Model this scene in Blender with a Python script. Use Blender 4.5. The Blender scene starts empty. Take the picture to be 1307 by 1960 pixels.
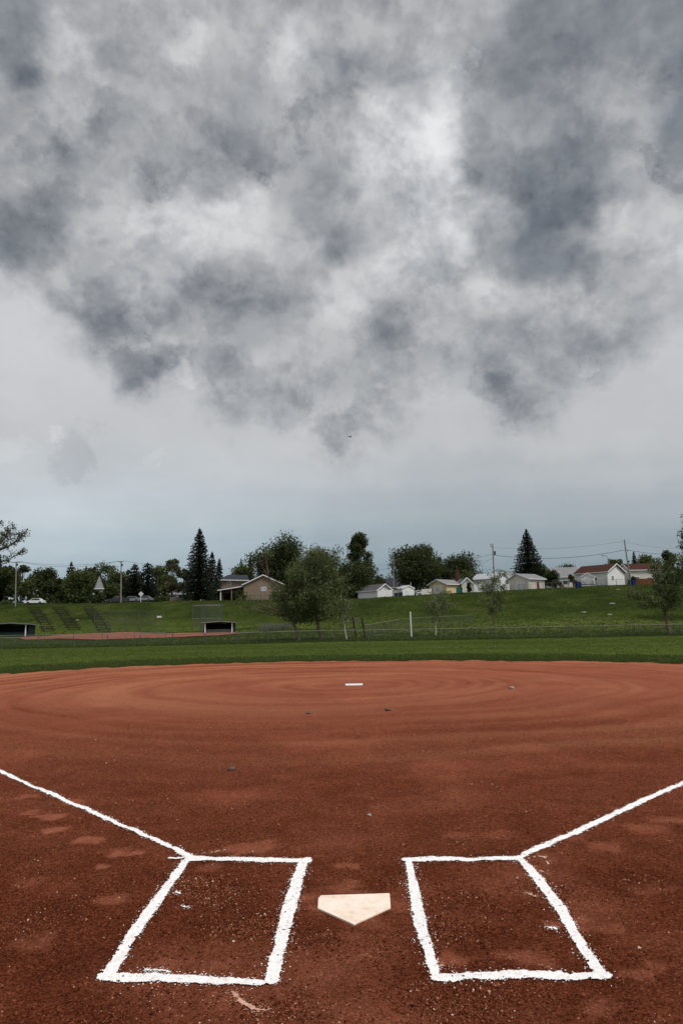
import bpy, math, random
import numpy as np
from math import radians as R, sin, cos, tan, pi
from mathutils import Vector, Matrix

sc = bpy.context.scene
COL = sc.collection
rnd = random.Random(7)

# ------------------------------------------------------------------ camera
F = 1290.0; CX, CY = 653.5, 980.0; CAMH = 1.58
ROLL = R(1.05)
def unroll(px, py):
    u = (px-CX)/F; v = (CY-py)/F
    return u*cos(ROLL)+v*sin(ROLL), -u*sin(ROLL)+v*cos(ROLL)
_u0, _v0 = unroll(677, 1195)
TH = math.atan(-_v0); YAW = math.atan(_u0*cos(TH))
Rt = Vector((cos(YAW), sin(YAW), 0)); Fh = Vector((-sin(YAW), cos(YAW), 0)); Up0 = Vector((0,0,1))
Fw = Fh*cos(TH)+Up0*sin(TH); Uw = Up0*cos(TH)-Fh*sin(TH)
CR = Rt*cos(ROLL)-Uw*sin(ROLL); CU = Rt*sin(ROLL)+Uw*cos(ROLL)
def ray(px, py):
    u, v = unroll(px, py)
    return Fw+Rt*u+Uw*v
def at(px, py, D):
    d = ray(px, py); t = D/d.y
    return Vector((d.x*t, D, CAMH+d.z*t))
def gz(px, py, z=0.0):
    d = ray(px, py); t = (z-CAMH)/d.z
    return Vector((d.x*t, d.y*t, z))
def yh(px): return 1195-math.tan(ROLL)*(px-677)

cam = bpy.data.cameras.new('camera'); cob = bpy.data.objects.new('camera', cam); COL.objects.link(cob)
cam.sensor_fit = 'HORIZONTAL'; cam.sensor_width = 36; cam.lens = 36*F/1307; cam.clip_start = .05; cam.clip_end = 6000
m = Matrix.Identity(4)
for i in range(3):
    m[i][0] = CR[i]; m[i][1] = CU[i]; m[i][2] = -Fw[i]
m[2][3] = CAMH
cob.matrix_world = m
sc.camera = cob

# ------------------------------------------------------------------ noise
def _hash(ix, iy, s):
    n = (ix.astype(np.int64)*374761393+iy.astype(np.int64)*668265263+s*1274126177) & 0xffffffff
    n = ((n ^ (n >> 13))*1274126177) & 0xffffffff
    return ((n ^ (n >> 16)) & 0xffff)/65535.0
def vn(x, y, s=0):
    x = np.asarray(x, float); y = np.asarray(y, float)
    ix = np.floor(x); iy = np.floor(y); fx = x-ix; fy = y-iy
    fx = fx*fx*(3-2*fx); fy = fy*fy*(3-2*fy)
    a = _hash(ix, iy, s); b = _hash(ix+1, iy, s); c = _hash(ix, iy+1, s); d = _hash(ix+1, iy+1, s)
    return (a*(1-fx)+b*fx)*(1-fy)+(c*(1-fx)+d*fx)*fy
def fbm(x, y, o=4, s=0):
    t = 0; a = .5; n = 0
    for i in range(o):
        t = t+a*vn(x*2**i+17.3*i, y*2**i-9.1*i, s+i); n += a; a *= .5
    return t/n

# ------------------------------------------------------------------ terrain
TAB = {-500: [(72,1250),(95,1235),(122,1222),(146,1172),(160,1166),(180,1164),(260,1160)],
 0: [(72,1243),(95,1229),(122,1214),(146,1164),(160,1158),(180,1156),(260,1153)],
 200: [(72,1239),(95,1226),(124,1213),(146,1163),(158,1156),(180,1154),(260,1152)],
 330: [(72,1236),(95,1223),(126,1212),(148,1157),(160,1152),(180,1151),(260,1150)],
 480: [(72,1233),(95,1218),(128,1203),(148,1156),(160,1150),(180,1149),(260,1148)],
 600: [(72,1229),(90,1217),(118,1206),(148,1150),(160,1147),(180,1146),(260,1145)],
 700: [(72,1228),(88,1216),(100,1208),(150,1147),(165,1146),(180,1145),(260,1143)],
 830: [(72,1226),(86,1214),(95,1206),(150,1140),(165,1139),(180,1138),(260,1136)],
 1000:[(72,1223),(84,1212),(92,1204),(145,1134),(165,1130),(180,1129),(260,1127)],
 1150:[(72,1220),(84,1210),(90,1202),(145,1126),(165,1121),(180,1120),(260,1118)],
 1307:[(72,1217),(84,1207),(90,1199),(140,1122),(165,1118),(180,1117),(260,1115)],
 1800:[(72,1208),(84,1198),(90,1190),(140,1113),(165,1109),(180,1108),(260,1106)]}
_cols = sorted(TAB); _DD = np.arange(0, 420, 1.0)
_A = []; _Z = []
for p in _cols:
    d = ray(p, yh(p)); _A.append(d.x/d.y)
    ds = [0, 30, 36, 48]+[q[0] for q in TAB[p]]+[420]
    zs = [-.03, -.03, -.02, -.1]+[at(p, q[1], q[0]).z for q in TAB[p]]; zs.append(zs[-1]+1.0)
    z = np.interp(_DD, ds, zs)
    k = np.array([1,2,3,4,5,4,3,2,1.]); k /= k.sum()
    zz = np.convolve(np.pad(z, 4, 'edge'), k, 'valid')
    _Z.append(np.where(_DD < 60, z, zz))
_A = np.array(_A); _Z = np.array(_Z)
def Hs(X, Y):
    X = np.asarray(X, float); Y = np.asarray(Y, float)
    Yc = np.clip(Y, 0, 418.9); a = np.clip(X/np.maximum(Y, 8), _A[0], _A[-1]-1e-6)
    i = np.clip(np.searchsorted(_A, a)-1, 0, len(_A)-2)
    t = (a-_A[i])/(_A[i+1]-_A[i])
    j = Yc.astype(int); s = Yc-j
    z0 = _Z[i, j]*(1-s)+_Z[i, j+1]*s; z1 = _Z[i+1, j]*(1-s)+_Z[i+1, j+1]*s
    z = z0*(1-t)+z1*t
    far = np.clip((Y-78)/20, 0, 1)*np.clip((200-Y)/60, 0, 1)
    return z+far*((fbm(X*.12, Y*.12, 3, 3)-.5)*.9)
def H(x, y): return float(Hs(np.array([x]), np.array([y]))[0])
def gp(px, D):
    py = 1160.0
    for _ in range(4):
        p = at(px, py, D); z = H(p.x, D)
        d = Vector((p.x, D, z-CAMH)); w = d.dot(Fw); py = CY-F*d.dot(CU)/w
    q = at(px, py, D); return Vector((q.x, D, z))
def ztop(px, py, D): return at(px, py, D).z
def az(px):
    d = ray(px, yh(px)); return d.x/d.y

# ------------------------------------------------------------------ materials
def new_mat(name):
    mt = bpy.data.materials.new(name); mt.use_nodes = True
    nt = mt.node_tree; b = nt.nodes['Principled BSDF']
    return mt, nt, b
def nd(nt, typ, **kw):
    n = nt.nodes.new(typ)
    for k, v in kw.items():
        if k.startswith('i_'): n.inputs[k[2:].replace('_', ' ')].default_value = v
        else: setattr(n, k, v)
    return n
def L(nt, a, b): nt.links.new(a, b)
def rampn(nt, stops, interp='LINEAR'):
    n = nt.nodes.new('ShaderNodeValToRGB'); cr = n.color_ramp; cr.interpolation = interp
    while len(cr.elements) < len(stops): cr.elements.new(.5)
    for e, (p, c) in zip(cr.elements, stops):
        e.position = p; e.color = (c[0], c[1], c[2], 1)
    return n
def simple(name, c, rough=.7, var=.25, scale=3.0, bump=.0, bscale=40., spec=.15, stretch=None, metal=0):
    mt, nt, b = new_mat(name)
    tc = nd(nt, 'ShaderNodeNewGeometry'); src = tc.outputs['Position']
    if stretch:
        mp = nd(nt, 'ShaderNodeMapping'); mp.inputs['Scale'].default_value = stretch
        L(nt, src, mp.inputs[0]); src = mp.outputs[0]
    n = nd(nt, 'ShaderNodeTexNoise', i_Scale=scale, i_Detail=5.0); L(nt, src, n.inputs['Vector'])
    lo = [x*(1-var) for x in c]; hi = [min(1, x*(1+var)) for x in c]
    r = rampn(nt, [(.3, lo), (.7, hi)]); L(nt, n.outputs['Fac'], r.inputs[0]); L(nt, r.outputs[0], b.inputs['Base Color'])
    b.inputs['Roughness'].default_value = rough; b.inputs['Specular IOR Level'].default_value = spec; b.inputs['Metallic'].default_value = metal
    if bump:
        n2 = nd(nt, 'ShaderNodeTexNoise', i_Scale=bscale, i_Detail=4.0); L(nt, src, n2.inputs['Vector'])
        bp = nd(nt, 'ShaderNodeBump', i_Strength=bump, i_Distance=.02); L(nt, n2.outputs['Fac'], bp.inputs['Height']); L(nt, bp.outputs[0], b.inputs['Normal'])
    return mt
def leafmat(name, c1, c2, trans=.35, pos=.35):
    mt, nt, b = new_mat(name)
    g = nd(nt, 'ShaderNodeNewGeometry')
    n = nd(nt, 'ShaderNodeTexNoise', i_Scale=pos, i_Detail=2.0); L(nt, g.outputs['Position'], n.inputs['Vector'])
    ad = nd(nt, 'ShaderNodeMath', operation='ADD'); mu = nd(nt, 'ShaderNodeMath', operation='MULTIPLY'); mu.inputs[1].default_value = .55
    L(nt, g.outputs['Random Per Island'], mu.inputs[0]); L(nt, mu.outputs[0], ad.inputs[0])
    mu2 = nd(nt, 'ShaderNodeMath', operation='MULTIPLY'); mu2.inputs[1].default_value = .45
    L(nt, n.outputs['Fac'], mu2.inputs[0]); L(nt, mu2.outputs[0], ad.inputs[1])
    r = rampn(nt, [(.1, c1), (.85, c2)]); L(nt, ad.outputs[0], r.inputs[0])
    L(nt, r.outputs[0], b.inputs['Base Color']); b.inputs['Roughness'].default_value = .6; b.inputs['Specular IOR Level'].default_value = .25
    tr = nd(nt, 'ShaderNodeBsdfTranslucent'); L(nt, r.outputs[0], tr.inputs[0])
    mx = nd(nt, 'ShaderNodeMixShader'); mx.inputs[0].default_value = trans
    L(nt, b.outputs[0], mx.inputs[1]); L(nt, tr.outputs[0], mx.inputs[2]); L(nt, mx.outputs[0], nt.nodes['Material Output'].inputs[0])
    return mt
M = {}
M['bark'] = simple('bark', (.09,.07,.055), .9, .4, 8, .6, 30)
M['bark_red'] = simple('bark_red', (.13,.085,.07), .9, .4, 8, .6, 30)
M['bark_pale'] = simple('bark_pale', (.42,.41,.38), .8, .25, 6, .4, 20)
M['white_siding'] = simple('white_siding', (.66,.66,.65), .6, .06, 1.2, .0)
M['cream_siding'] = simple('cream_siding', (.56,.53,.47), .6, .06, 1.2)
M['yellow_siding'] = simple('yellow_siding', (.58,.47,.27), .6, .08, 1.2)
M['white_trim'] = simple('white_trim', (.75,.75,.75), .5, .05, 2)
M['grey_shingle'] = simple('grey_shingle', (.2,.2,.205), .9, .2, 3, .3, 20)
M['pale_roof'] = simple('pale_roof', (.42,.43,.45), .5, .1, 2)
M['dark_shingle'] = simple('dark_shingle', (.035,.037,.045), .9, .3, 3, .3, 20)
M['charcoal_shingle'] = simple('charcoal_shingle', (.09,.085,.085), .9, .3, 3, .3, 20)
M['brown_shingle'] = simple('brown_shingle', (.055,.021,.015), .95, .3, 3, .3, 20)
M['stucco'] = simple('stucco', (.22,.165,.12), .9, .15, 2, .2, 30)
M['glass'] = simple('window_glass', (.03,.035,.04), .15, .3, 2, spec=.6)
M['pale_glass'] = simple('pale_glass', (.3,.33,.38), .2, .2, 2, spec=.6)
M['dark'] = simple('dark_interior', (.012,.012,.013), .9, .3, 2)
M['dark_green'] = simple('dark_green_paint', (.008,.02,.02), .6, .2, 4)
M['brick'] = simple('brick', (.10,.04,.03), .9, .3, 6)
M['door_white'] = simple('door_white', (.6,.6,.62), .5, .1, 4, stretch=(1,1,12))
M['door_red'] = simple('door_red', (.16,.035,.03), .5, .15, 4)
M['wood_grey'] = simple('wood_grey', (.15,.13,.115), .9, .3, 5, .3, 30, stretch=(1,1,.2))
M['pole'] = simple('weathered_pole', (.22,.205,.185), .9, .25, 5, .3, 30, stretch=(4,4,.3))
M['timber'] = simple('timber', (.03,.02,.018), .9, .3, 6, .3, 30)
M['plank'] = simple('dark_plank', (.035,.034,.03), .9, .3, 3)
M['cedar'] = simple('cedar_fence', (.19,.075,.035), .9, .3, 5, stretch=(6,6,.3))
M['steel'] = simple('galvanised_steel', (.075,.08,.075), .7, .2, 3)
M['wiremesh'] = simple('wire_mesh', (.10,.105,.10), .6, .15, 3)
M['steel_dark'] = simple('dull_steel', (.06,.07,.06), .7, .3, 3)
M['cable'] = simple('cable', (.04,.045,.05), .8, .1, 3)
M['roof_metal'] = simple('dugout_roofing', (.19,.195,.21), .6, .15, 2)
M['blue_bin'] = simple('blue_plastic', (.012,.03,.12), .5, .15, 5)
M['teal_bin'] = simple('teal_plastic', (.03,.13,.1), .5, .15, 5)
M['char_bin'] = simple('charcoal_plastic', (.025,.03,.03), .5, .15, 5)
M['orange'] = simple('terracotta', (.3,.09,.04), .7, .2, 5)
M['car_black'] = simple('black_car_paint', (.012,.013,.016), .25, .2, 2, spec=.6)
M['car_silver'] = simple('silver_car_paint', (.2,.21,.23), .3, .1, 2, spec=.6, metal=.3)
M['car_white'] = simple('white_car_paint', (.7,.7,.7), .3, .05, 2, spec=.6)
M['car_red'] = simple('red_car_paint', (.2,.03,.03), .3, .1, 2, spec=.6)
M['rubber'] = simple('tyre_rubber', (.015,.015,.015), .8, .2, 8)
M['headlight'] = simple('headlight_glass', (.6,.6,.6), .2, .1, 8)
M['feather'] = simple('dark_feathers', (.02,.02,.02), .8, .2, 20)
M['stone'] = simple('pale_stone', (.26,.26,.24), .9, .25, 4, .5, 20)
M['sign'] = simple('sign_face', (.62,.63,.6), .5, .08, 4)
M['pink_brick'] = simple('pink_block', (.2,.14,.135), .9, .15, 5)
G_DARK = leafmat('leaf_dark', (.021,.029,.009), (.070,.088,.024))
G_MID = leafmat('leaf_mid', (.034,.046,.012), (.10,.12,.034))
G_LIGHT = leafmat('leaf_light', (.038,.052,.015), (.165,.195,.075))
G_OLIVE = leafmat('leaf_olive', (.04,.042,.018), (.12,.12,.06))
G_SPRUCE = leafmat('needle_dark', (.011,.016,.009), (.032,.040,.022), .12)
G_SILVER = leafmat('leaf_silver', (.05,.06,.02), (.17,.185,.08))
GRASSY = leafmat('grass_blade', (.036,.056,.010), (.070,.10,.021), .35, .8)
DRYGR = leafmat('dry_grass', (.09,.1,.06), (.2,.2,.15), .3, 1.)

# ------------------------------------------------------------------ mesh building
def mesh_np(name, v, f, mat, parent=None, smooth=False, attrs=None, mi=None):
    """v (n,3), f (m,k) uniform polygons"""
    v = np.asarray(v, np.float32); f = np.asarray(f, np.int32)
    me = bpy.data.meshes.new(name); k = f.shape[1]
    me.vertices.add(len(v)); me.vertices.foreach_set('co', v.ravel())
    me.loops.add(f.size); me.loops.foreach_set('vertex_index', f.ravel())
    me.polygons.add(len(f)); me.polygons.foreach_set('loop_start', np.arange(0, f.size, k, dtype=np.int32))
    me.polygons.foreach_set('loop_total', np.full(len(f), k, np.int32))
    if smooth: me.polygons.foreach_set('use_smooth', np.ones(len(f), bool))
    for mm in (mat if isinstance(mat, (list, tuple)) else [mat]): me.materials.append(mm)
    if mi is not None: me.polygons.foreach_set('material_index', np.asarray(mi, np.int32))
    for an, av in (attrs or {}).items():
        at_ = me.attributes.new(an, 'FLOAT', 'POINT'); at_.data.foreach_set('value', np.asarray(av, np.float32))
    me.update(calc_edges=True); me.validate()
    o = bpy.data.objects.new(name, me); COL.objects.link(o)
    if parent: o.parent = parent
    return o
class MB:
    def __init__(s): s.v = []; s.f = []
    def add(s, vs, fs):
        n = len(s.v); s.v += [tuple(q) for q in vs]; s.f += [[i+n for i in q] for q in fs]
    def box(s, x0, x1, y0, y1, z0, z1):
        s.add([(x0,y0,z0),(x1,y0,z0),(x1,y1,z0),(x0,y1,z0),(x0,y0,z1),(x1,y0,z1),(x1,y1,z1),(x0,y1,z1)],
              [(3,2,1,0),(4,5,6,7),(0,1,5,4),(1,2,6,5),(2,3,7,6),(3,0,4,7)]); return s
    def bar(s, a, b, w, h=None, up=(0,0,1)):
        a = Vector(a); b = Vector(b); h = h or w; d = (b-a).normalized(); u = Vector(up)
        if abs(d.dot(u)) > .95: u = Vector((0,1,0))
        sd = d.cross(u).normalized(); u = sd.cross(d)
        c = [sd*(w/2)*i+u*(h/2)*j for i, j in ((-1,-1),(1,-1),(1,1),(-1,1))]
        s.add([a+q for q in c]+[b+q for q in c], [(3,2,1,0),(4,5,6,7),(0,1,5,4),(1,2,6,5),(2,3,7,6),(3,0,4,7)]); return s
    def cyl(s, a, b, r0, r1=None, n=8):
        a = Vector(a); b = Vector(b); r1 = r0 if r1 is None else r1
        d = (b-a).normalized(); u = Vector((0,0,1)) if abs(d.z) < .9 else Vector((1,0,0))
        x = d.cross(u).normalized(); y = d.cross(x)
        vs = [a+(x*cos(2*pi*i/n)+y*sin(2*pi*i/n))*r0 for i in range(n)]+[b+(x*cos(2*pi*i/n)+y*sin(2*pi*i/n))*r1 for i in range(n)]
        s.add(vs, [(i,(i+1)%n,n+(i+1)%n,n+i) for i in range(n)]+[tuple(range(n))[::-1], tuple(range(n,2*n))]); return s
    def tube(s, pts, rs, n=6):
        pts = [Vector(p) for p in pts]
        if not hasattr(rs, '__len__'): rs = [rs]*len(pts)
        vs = []; N = len(pts)
        for i, p in enumerate(pts):
            d = (pts[min(i+1,N-1)]-pts[max(i-1,0)]).normalized(); u = Vector((0,0,1)) if abs(d.z) < .9 else Vector((1,0,0))
            x = d.cross(u).normalized(); y = d.cross(x)
            vs += [p+(x*cos(2*pi*k/n)+y*sin(2*pi*k/n))*rs[i] for k in range(n)]
        fs = [(i*n+k, i*n+(k+1)%n, (i+1)*n+(k+1)%n, (i+1)*n+k) for i in range(N-1) for k in range(n)]
        s.add(vs, fs+[tuple(range(n))[::-1], tuple(range((N-1)*n, N*n))]); return s
    def slab(s, p4, t, flat=True):
        p = [Vector(q) for q in p4]; n = (p[1]-p[0]).cross(p[2]-p[0]).normalized()
        if n.z < 0: n = -n
        s.add(p+[q+n*t for q in p], [(3,2,1,0),(4,5,6,7),(0,1,5,4),(1,2,6,5),(2,3,7,6),(3,0,4,7)]); return s
    def build(s, name, mat, parent=None, smooth=False):
        me = bpy.data.meshes.new(name); me.from_pydata(s.v, [], s.f); me.materials.append(mat)
        if smooth: me.polygons.foreach_set('use_smooth', [True]*len(me.polygons))
        me.update()
        o = bpy.data.objects.new(name, me); COL.objects.link(o)
        if parent: o.parent = parent
        return o
def tag(o, label=None, cat=None, group=None, kind=None):
    if label: o['label'] = label
    if cat: o['category'] = cat
    if group: o['group'] = group
    if kind: o['kind'] = kind
    return o
def thing(name, label, cat, loc=(0,0,0), rz=0, group=None, lean=(0,0)):
    o = bpy.data.objects.new(name, None); COL.objects.link(o); o.empty_display_size = .2
    o.location = loc; o.rotation_euler = (lean[0], lean[1], rz)
    return tag(o, label, cat, group)
def copy_tree(o, parent=None):
    c = o.copy(); COL.objects.link(c); c.parent = parent
    for ch in [q for q in COL.objects if q.parent == o]: copy_tree(ch, c)
    return c

# ------------------------------------------------------------------ ground sheet
def grass_material():
    mt, nt, b = new_mat('turf')
    g = nd(nt, 'ShaderNodeNewGeometry'); P = g.outputs['Position']
    sep = nd(nt, 'ShaderNodeSeparateXYZ'); L(nt, P, sep.inputs[0])
    # mowing swaths run across the outfield
    wv = nd(nt, 'ShaderNodeMapping'); wv.inputs['Scale'].default_value = (.012, .33, .3); wv.inputs['Rotation'].default_value = (0,0,.03); L(nt, P, wv.inputs[0])
    n1 = nd(nt, 'ShaderNodeTexNoise', i_Scale=1.0, i_Detail=3.0); L(nt, wv.outputs[0], n1.inputs['Vector'])
    n2 = nd(nt, 'ShaderNodeTexNoise', i_Scale=.11, i_Detail=6.0, i_Roughness=.6); L(nt, P, n2.inputs['Vector'])
    n3 = nd(nt, 'ShaderNodeTexNoise', i_Scale=5.5, i_Detail=4.0, i_Roughness=.75); L(nt, P, n3.inputs['Vector'])
    def mth(op, a, bb):
        q = nd(nt, 'ShaderNodeMath', operation=op)
        for i, s in ((0, a), (1, bb)):
            if isinstance(s, (int, float)): q.inputs[i].default_value = s
            else: L(nt, s, q.inputs[i])
        return q.outputs[0]
    s = mth('ADD', mth('MULTIPLY', n1.outputs['Fac'], .45), mth('MULTIPLY', n2.outputs['Fac'], .45))
    s = mth('ADD', s, mth('MULTIPLY', n3.outputs['Fac'], .42))
    r = rampn(nt, [(.42, (.029,.044,.008)), (.55, (.047,.068,.0125)), (.68, (.068,.092,.019)), (.9, (.11,.12,.04))])
    L(nt, s, r.inputs[0])
    # the hillside is rougher and yellower
    mr = nd(nt, 'ShaderNodeMapRange'); mr.inputs[1].default_value = 1.0; mr.inputs[2].default_value = 3.5; L(nt, sep.outputs['Z'], mr.inputs[0])
    mp2 = nd(nt, 'ShaderNodeMapping'); mp2.inputs['Scale'].default_value = (.12,.05,.35); L(nt, P, mp2.inputs[0])
    n4 = nd(nt, 'ShaderNodeTexNoise', i_Scale=1.0, i_Detail=7.0, i_Roughness=.65); L(nt, mp2.outputs[0], n4.inputs['Vector'])
    r2 = rampn(nt, [(.32, (.014,.022,.0055)), (.45, (.026,.038,.009)), (.58, (.044,.058,.013)), (.72, (.085,.08,.04))])
    n5 = mth('ADD', mth('MULTIPLY', n4.outputs['Fac'], .88), mth('MULTIPLY', n3.outputs['Fac'], .12)); L(nt, n5, r2.inputs[0])
    mx = nd(nt, 'ShaderNodeMix', data_type='RGBA'); L(nt, mr.outputs[0], mx.inputs['Factor']); L(nt, r.outputs[0], mx.inputs[6]); L(nt, r2.outputs[0], mx.inputs[7])
    L(nt, mx.outputs[2], b.inputs['Base Color']); b.inputs['Roughness'].default_value = 1; b.inputs['Specular IOR Level'].default_value = 0
    n6 = nd(nt, 'ShaderNodeTexNoise', i_Scale=9.0, i_Detail=6.0, i_Roughness=.8); L(nt, P, n6.inputs['Vector'])
    bp = nd(nt, 'ShaderNodeBump', i_Strength=.45, i_Distance=.06); L(nt, n6.outputs['Fac'], bp.inputs['Height']); L(nt, bp.outputs[0], b.inputs['Normal'])
    return mt
TURF = grass_material()
def lines(*segs):
    o = [segs[0][0]]
    for a, b_, st in segs:
        n = max(1, int(round((b_-a)/st))); o += [a+(b_-a)*(i+1)/n for i in range(n)]
    return np.array(o)
xs = lines((-900,-250,50),(-250,-110,8),(-110,110,1.4),(110,250,8),(250,900,50))
ys = lines((-60,0,6),(0,56,2),(56,76,.8),(76,165,1.0),(165,260,5),(260,420,20),(420,3500,220))
GX, GY = np.meshgrid(xs, ys)
gzv = Hs(GX.ravel(), GY.ravel())
nx, ny = len(xs), len(ys)
ii = (np.arange(ny-1)[:, None]*nx+np.arange(nx-1)[None, :]).ravel()
ground = mesh_np('ground', np.c_[GX.ravel(), GY.ravel(), gzv], np.c_[ii, ii+1, ii+nx+1, ii+nx], TURF, smooth=True)
tag(ground, kind='structure')

# ------------------------------------------------------------------ infield dirt
APEX = 6.0
RUB = gz(677, 1310); CXR, CYR = RUB.x, RUB.y
edge_px = [(-160,1305),(0,1291),(100,1284),(250,1276),(450,1269),(677,1265),(900,1264.5),(1100,1266),(1307,1270),(1480,1280)]
ep = [gz(a, b_) for a, b_ in edge_px]
ea = np.array([p.x/(p.y+APEX) for p in ep]); ey = np.array([p.y for p in ep])
ea = np.concatenate([[-1.5, -1.0], ea, [1.0, 1.5]]); ey = np.concatenate([[2.0, 8.5], ey, [9.5, 2.0]])
foot = []   # smooth trodden patches: (x, y, rx, ry, strength)
for (px, py, w, s) in [(90,1565,38,.8),(62,1556,26,.6),(100,1588,34,.8),(175,1608,34,.8),(228,1636,36,.8),(200,1660,30,.7),(150,1535,28,.6),(50,1525,30,.5),
        (665,1698,60,.5),(590,1722,50,.6),(640,1700,40,.4),(770,1740,40,.5),(660,1790,60,.4),(600,1735,40,.5),(210,1722,50,.5),(470,1625,60,.6),(420,1660,50,.4),
        (1110,1765,70,.5),(1180,1775,55,.5),(1060,1770,36,.5),(1150,1620,50,.4),(1230,1588,46,.4),(1090,1600,40,.4),(1290,1570,40,.5),(1190,1550,30,.5),
        (860,1840,60,.6),(700,1832,56,.4),(300,1850,60,.5),(430,1845,70,.5),(1010,1830,70,.5),(1230,1862,60,.4),(560,1650,40,.4),(655,1655,50,.5),(960,1600,44,.3),
        (860,1600,40,.35),(1250,1850,50,.4),(330,1900,60,.3),(1130,1930,70,.4),(80,1800,70,.35),(60,1690,60,.3),(1240,1700,60,.3)]:
    p = gz(px, py); w = w*(.7 if py > 1640 else .95); foot.append((p.x, p.y, w/ (F/ (p.y*1.02)), w*.8/(F/(p.y*1.02)), s))
PLC = gz(677, 1732)[:2]
def in_plate(x, y):
    return (np.abs(x-PLC[0]) < .24) & (np.abs(y-PLC[1]) < .26)
def dirt_fields(x, y):
    r = np.hypot(x-CXR, (y-CYR))
    ang = 1.3*(x-CXR)/(r+1.0)+.5*(y-CYR)/(r+1.0)
    wob = (fbm(x*.12, y*.12, 3, 21)-.5)*2.6
    # spiral drag marks round the rubber
    q = r+wob+ang*.35
    ring = vn(q*.62, ang*.35+3.3, 31)*.38+vn(q*1.9, ang*.5+9, 32)*.34+vn(q*4.5, ang*1.2+5, 33)*.28
    gr_ = np.abs(vn(q*3.1, ang*.9+21, 35)-.5)*2; ring = ring-.34*np.clip(1-gr_*4, 0, 1)*np.clip(fbm(x*.25, y*.25, 2, 36)*3-1, 0, 1)
    ring = ring+.10*np.clip(-(x-CXR)/14., -1, 1)*np.clip((y-9)/6, 0, 1)
    sm = fbm(x*.9, y*.9, 4, 41)
    smooth = np.clip((sm-.53)*4.0, 0, 1)*.5
    for fx, fy, rx, ry, s in foot:
        m_ = (np.abs(x-fx) < rx*2) & (np.abs(y-fy) < ry*2)
        if m_.any():
            dd = np.hypot((x-fx)/rx, (y-fy)/ry)+(fbm(x*9, y*9, 4, 51)-.5)*2.0
            smooth = np.maximum(smooth, min(1, s*1.2)*np.clip((.95-dd)*2.0, 0, 1))
    near = np.clip((9-y)/4, 0, 1)
    h = (ring-.5)*.014*np.clip(1-near*.6, 0, 1)
    h = h+(fbm(x*3, y*3, 3, 61)-.5)*.018*(1-smooth*.6)+(fbm(x*12, y*12, 3, 65)-.5)*.016*(1-smooth*.85)*np.clip((14-y)/6, 0, 1)-smooth*.004
    pm = np.clip((.62-np.hypot((x-PLC[0]), (y-PLC[1])*1.1))/.30, 0, 1); h = h*(1-pm)-.003*pm
    rm = np.clip((.9-np.hypot(x-CXR, (y-CYR)))/.5, 0, 1); h = h*(1-rm)-.003*rm
    smooth = np.maximum(smooth, .55*pm*np.clip(fbm(x*5, y*5, 3, 57)*2.4-.7, 0, 1))
    return h, ring, smooth
def dirtz(x, y): return dirt_fields(np.atleast_1d(np.asarray(x, float)), np.atleast_1d(np.asarray(y, float)))[0]
av = lines((-1.5,-.52,.05),(-.52,.52,.0024),(.52,1.5,.05))
rows_near = lines((-5.5,2.0,.9),(2.0,8.0,.03))
na = len(av); nr2 = 170
ye = np.interp(av, ea, ey)
ye = ye+(fbm(av*70, av*0+1, 3, 71)-.5)*1.3
ty = np.linspace(0, 1, nr2+1)[1:]
Yr = []
for yv in rows_near: Yr.append(np.minimum(np.full(na, yv), np.maximum(ye-.5, -5.5+0*ye)) if yv > 1.5 else np.full(na, yv))
Yr = [np.minimum(r_, ye-1.0+.001*k) for k, r_ in enumerate(Yr)]
base = Yr[-1]
for t in ty: Yr.append(base+(ye-base)*t**1.15)
Yr = np.array(Yr); Xr = av[None, :]*(Yr+APEX)
h, ring, smo = dirt_fields(Xr.ravel(), Yr.ravel())
nrw = len(Yr); ii = (np.arange(nrw-1)[:, None]*na+np.arange(na-1)[None, :]).ravel()
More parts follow.
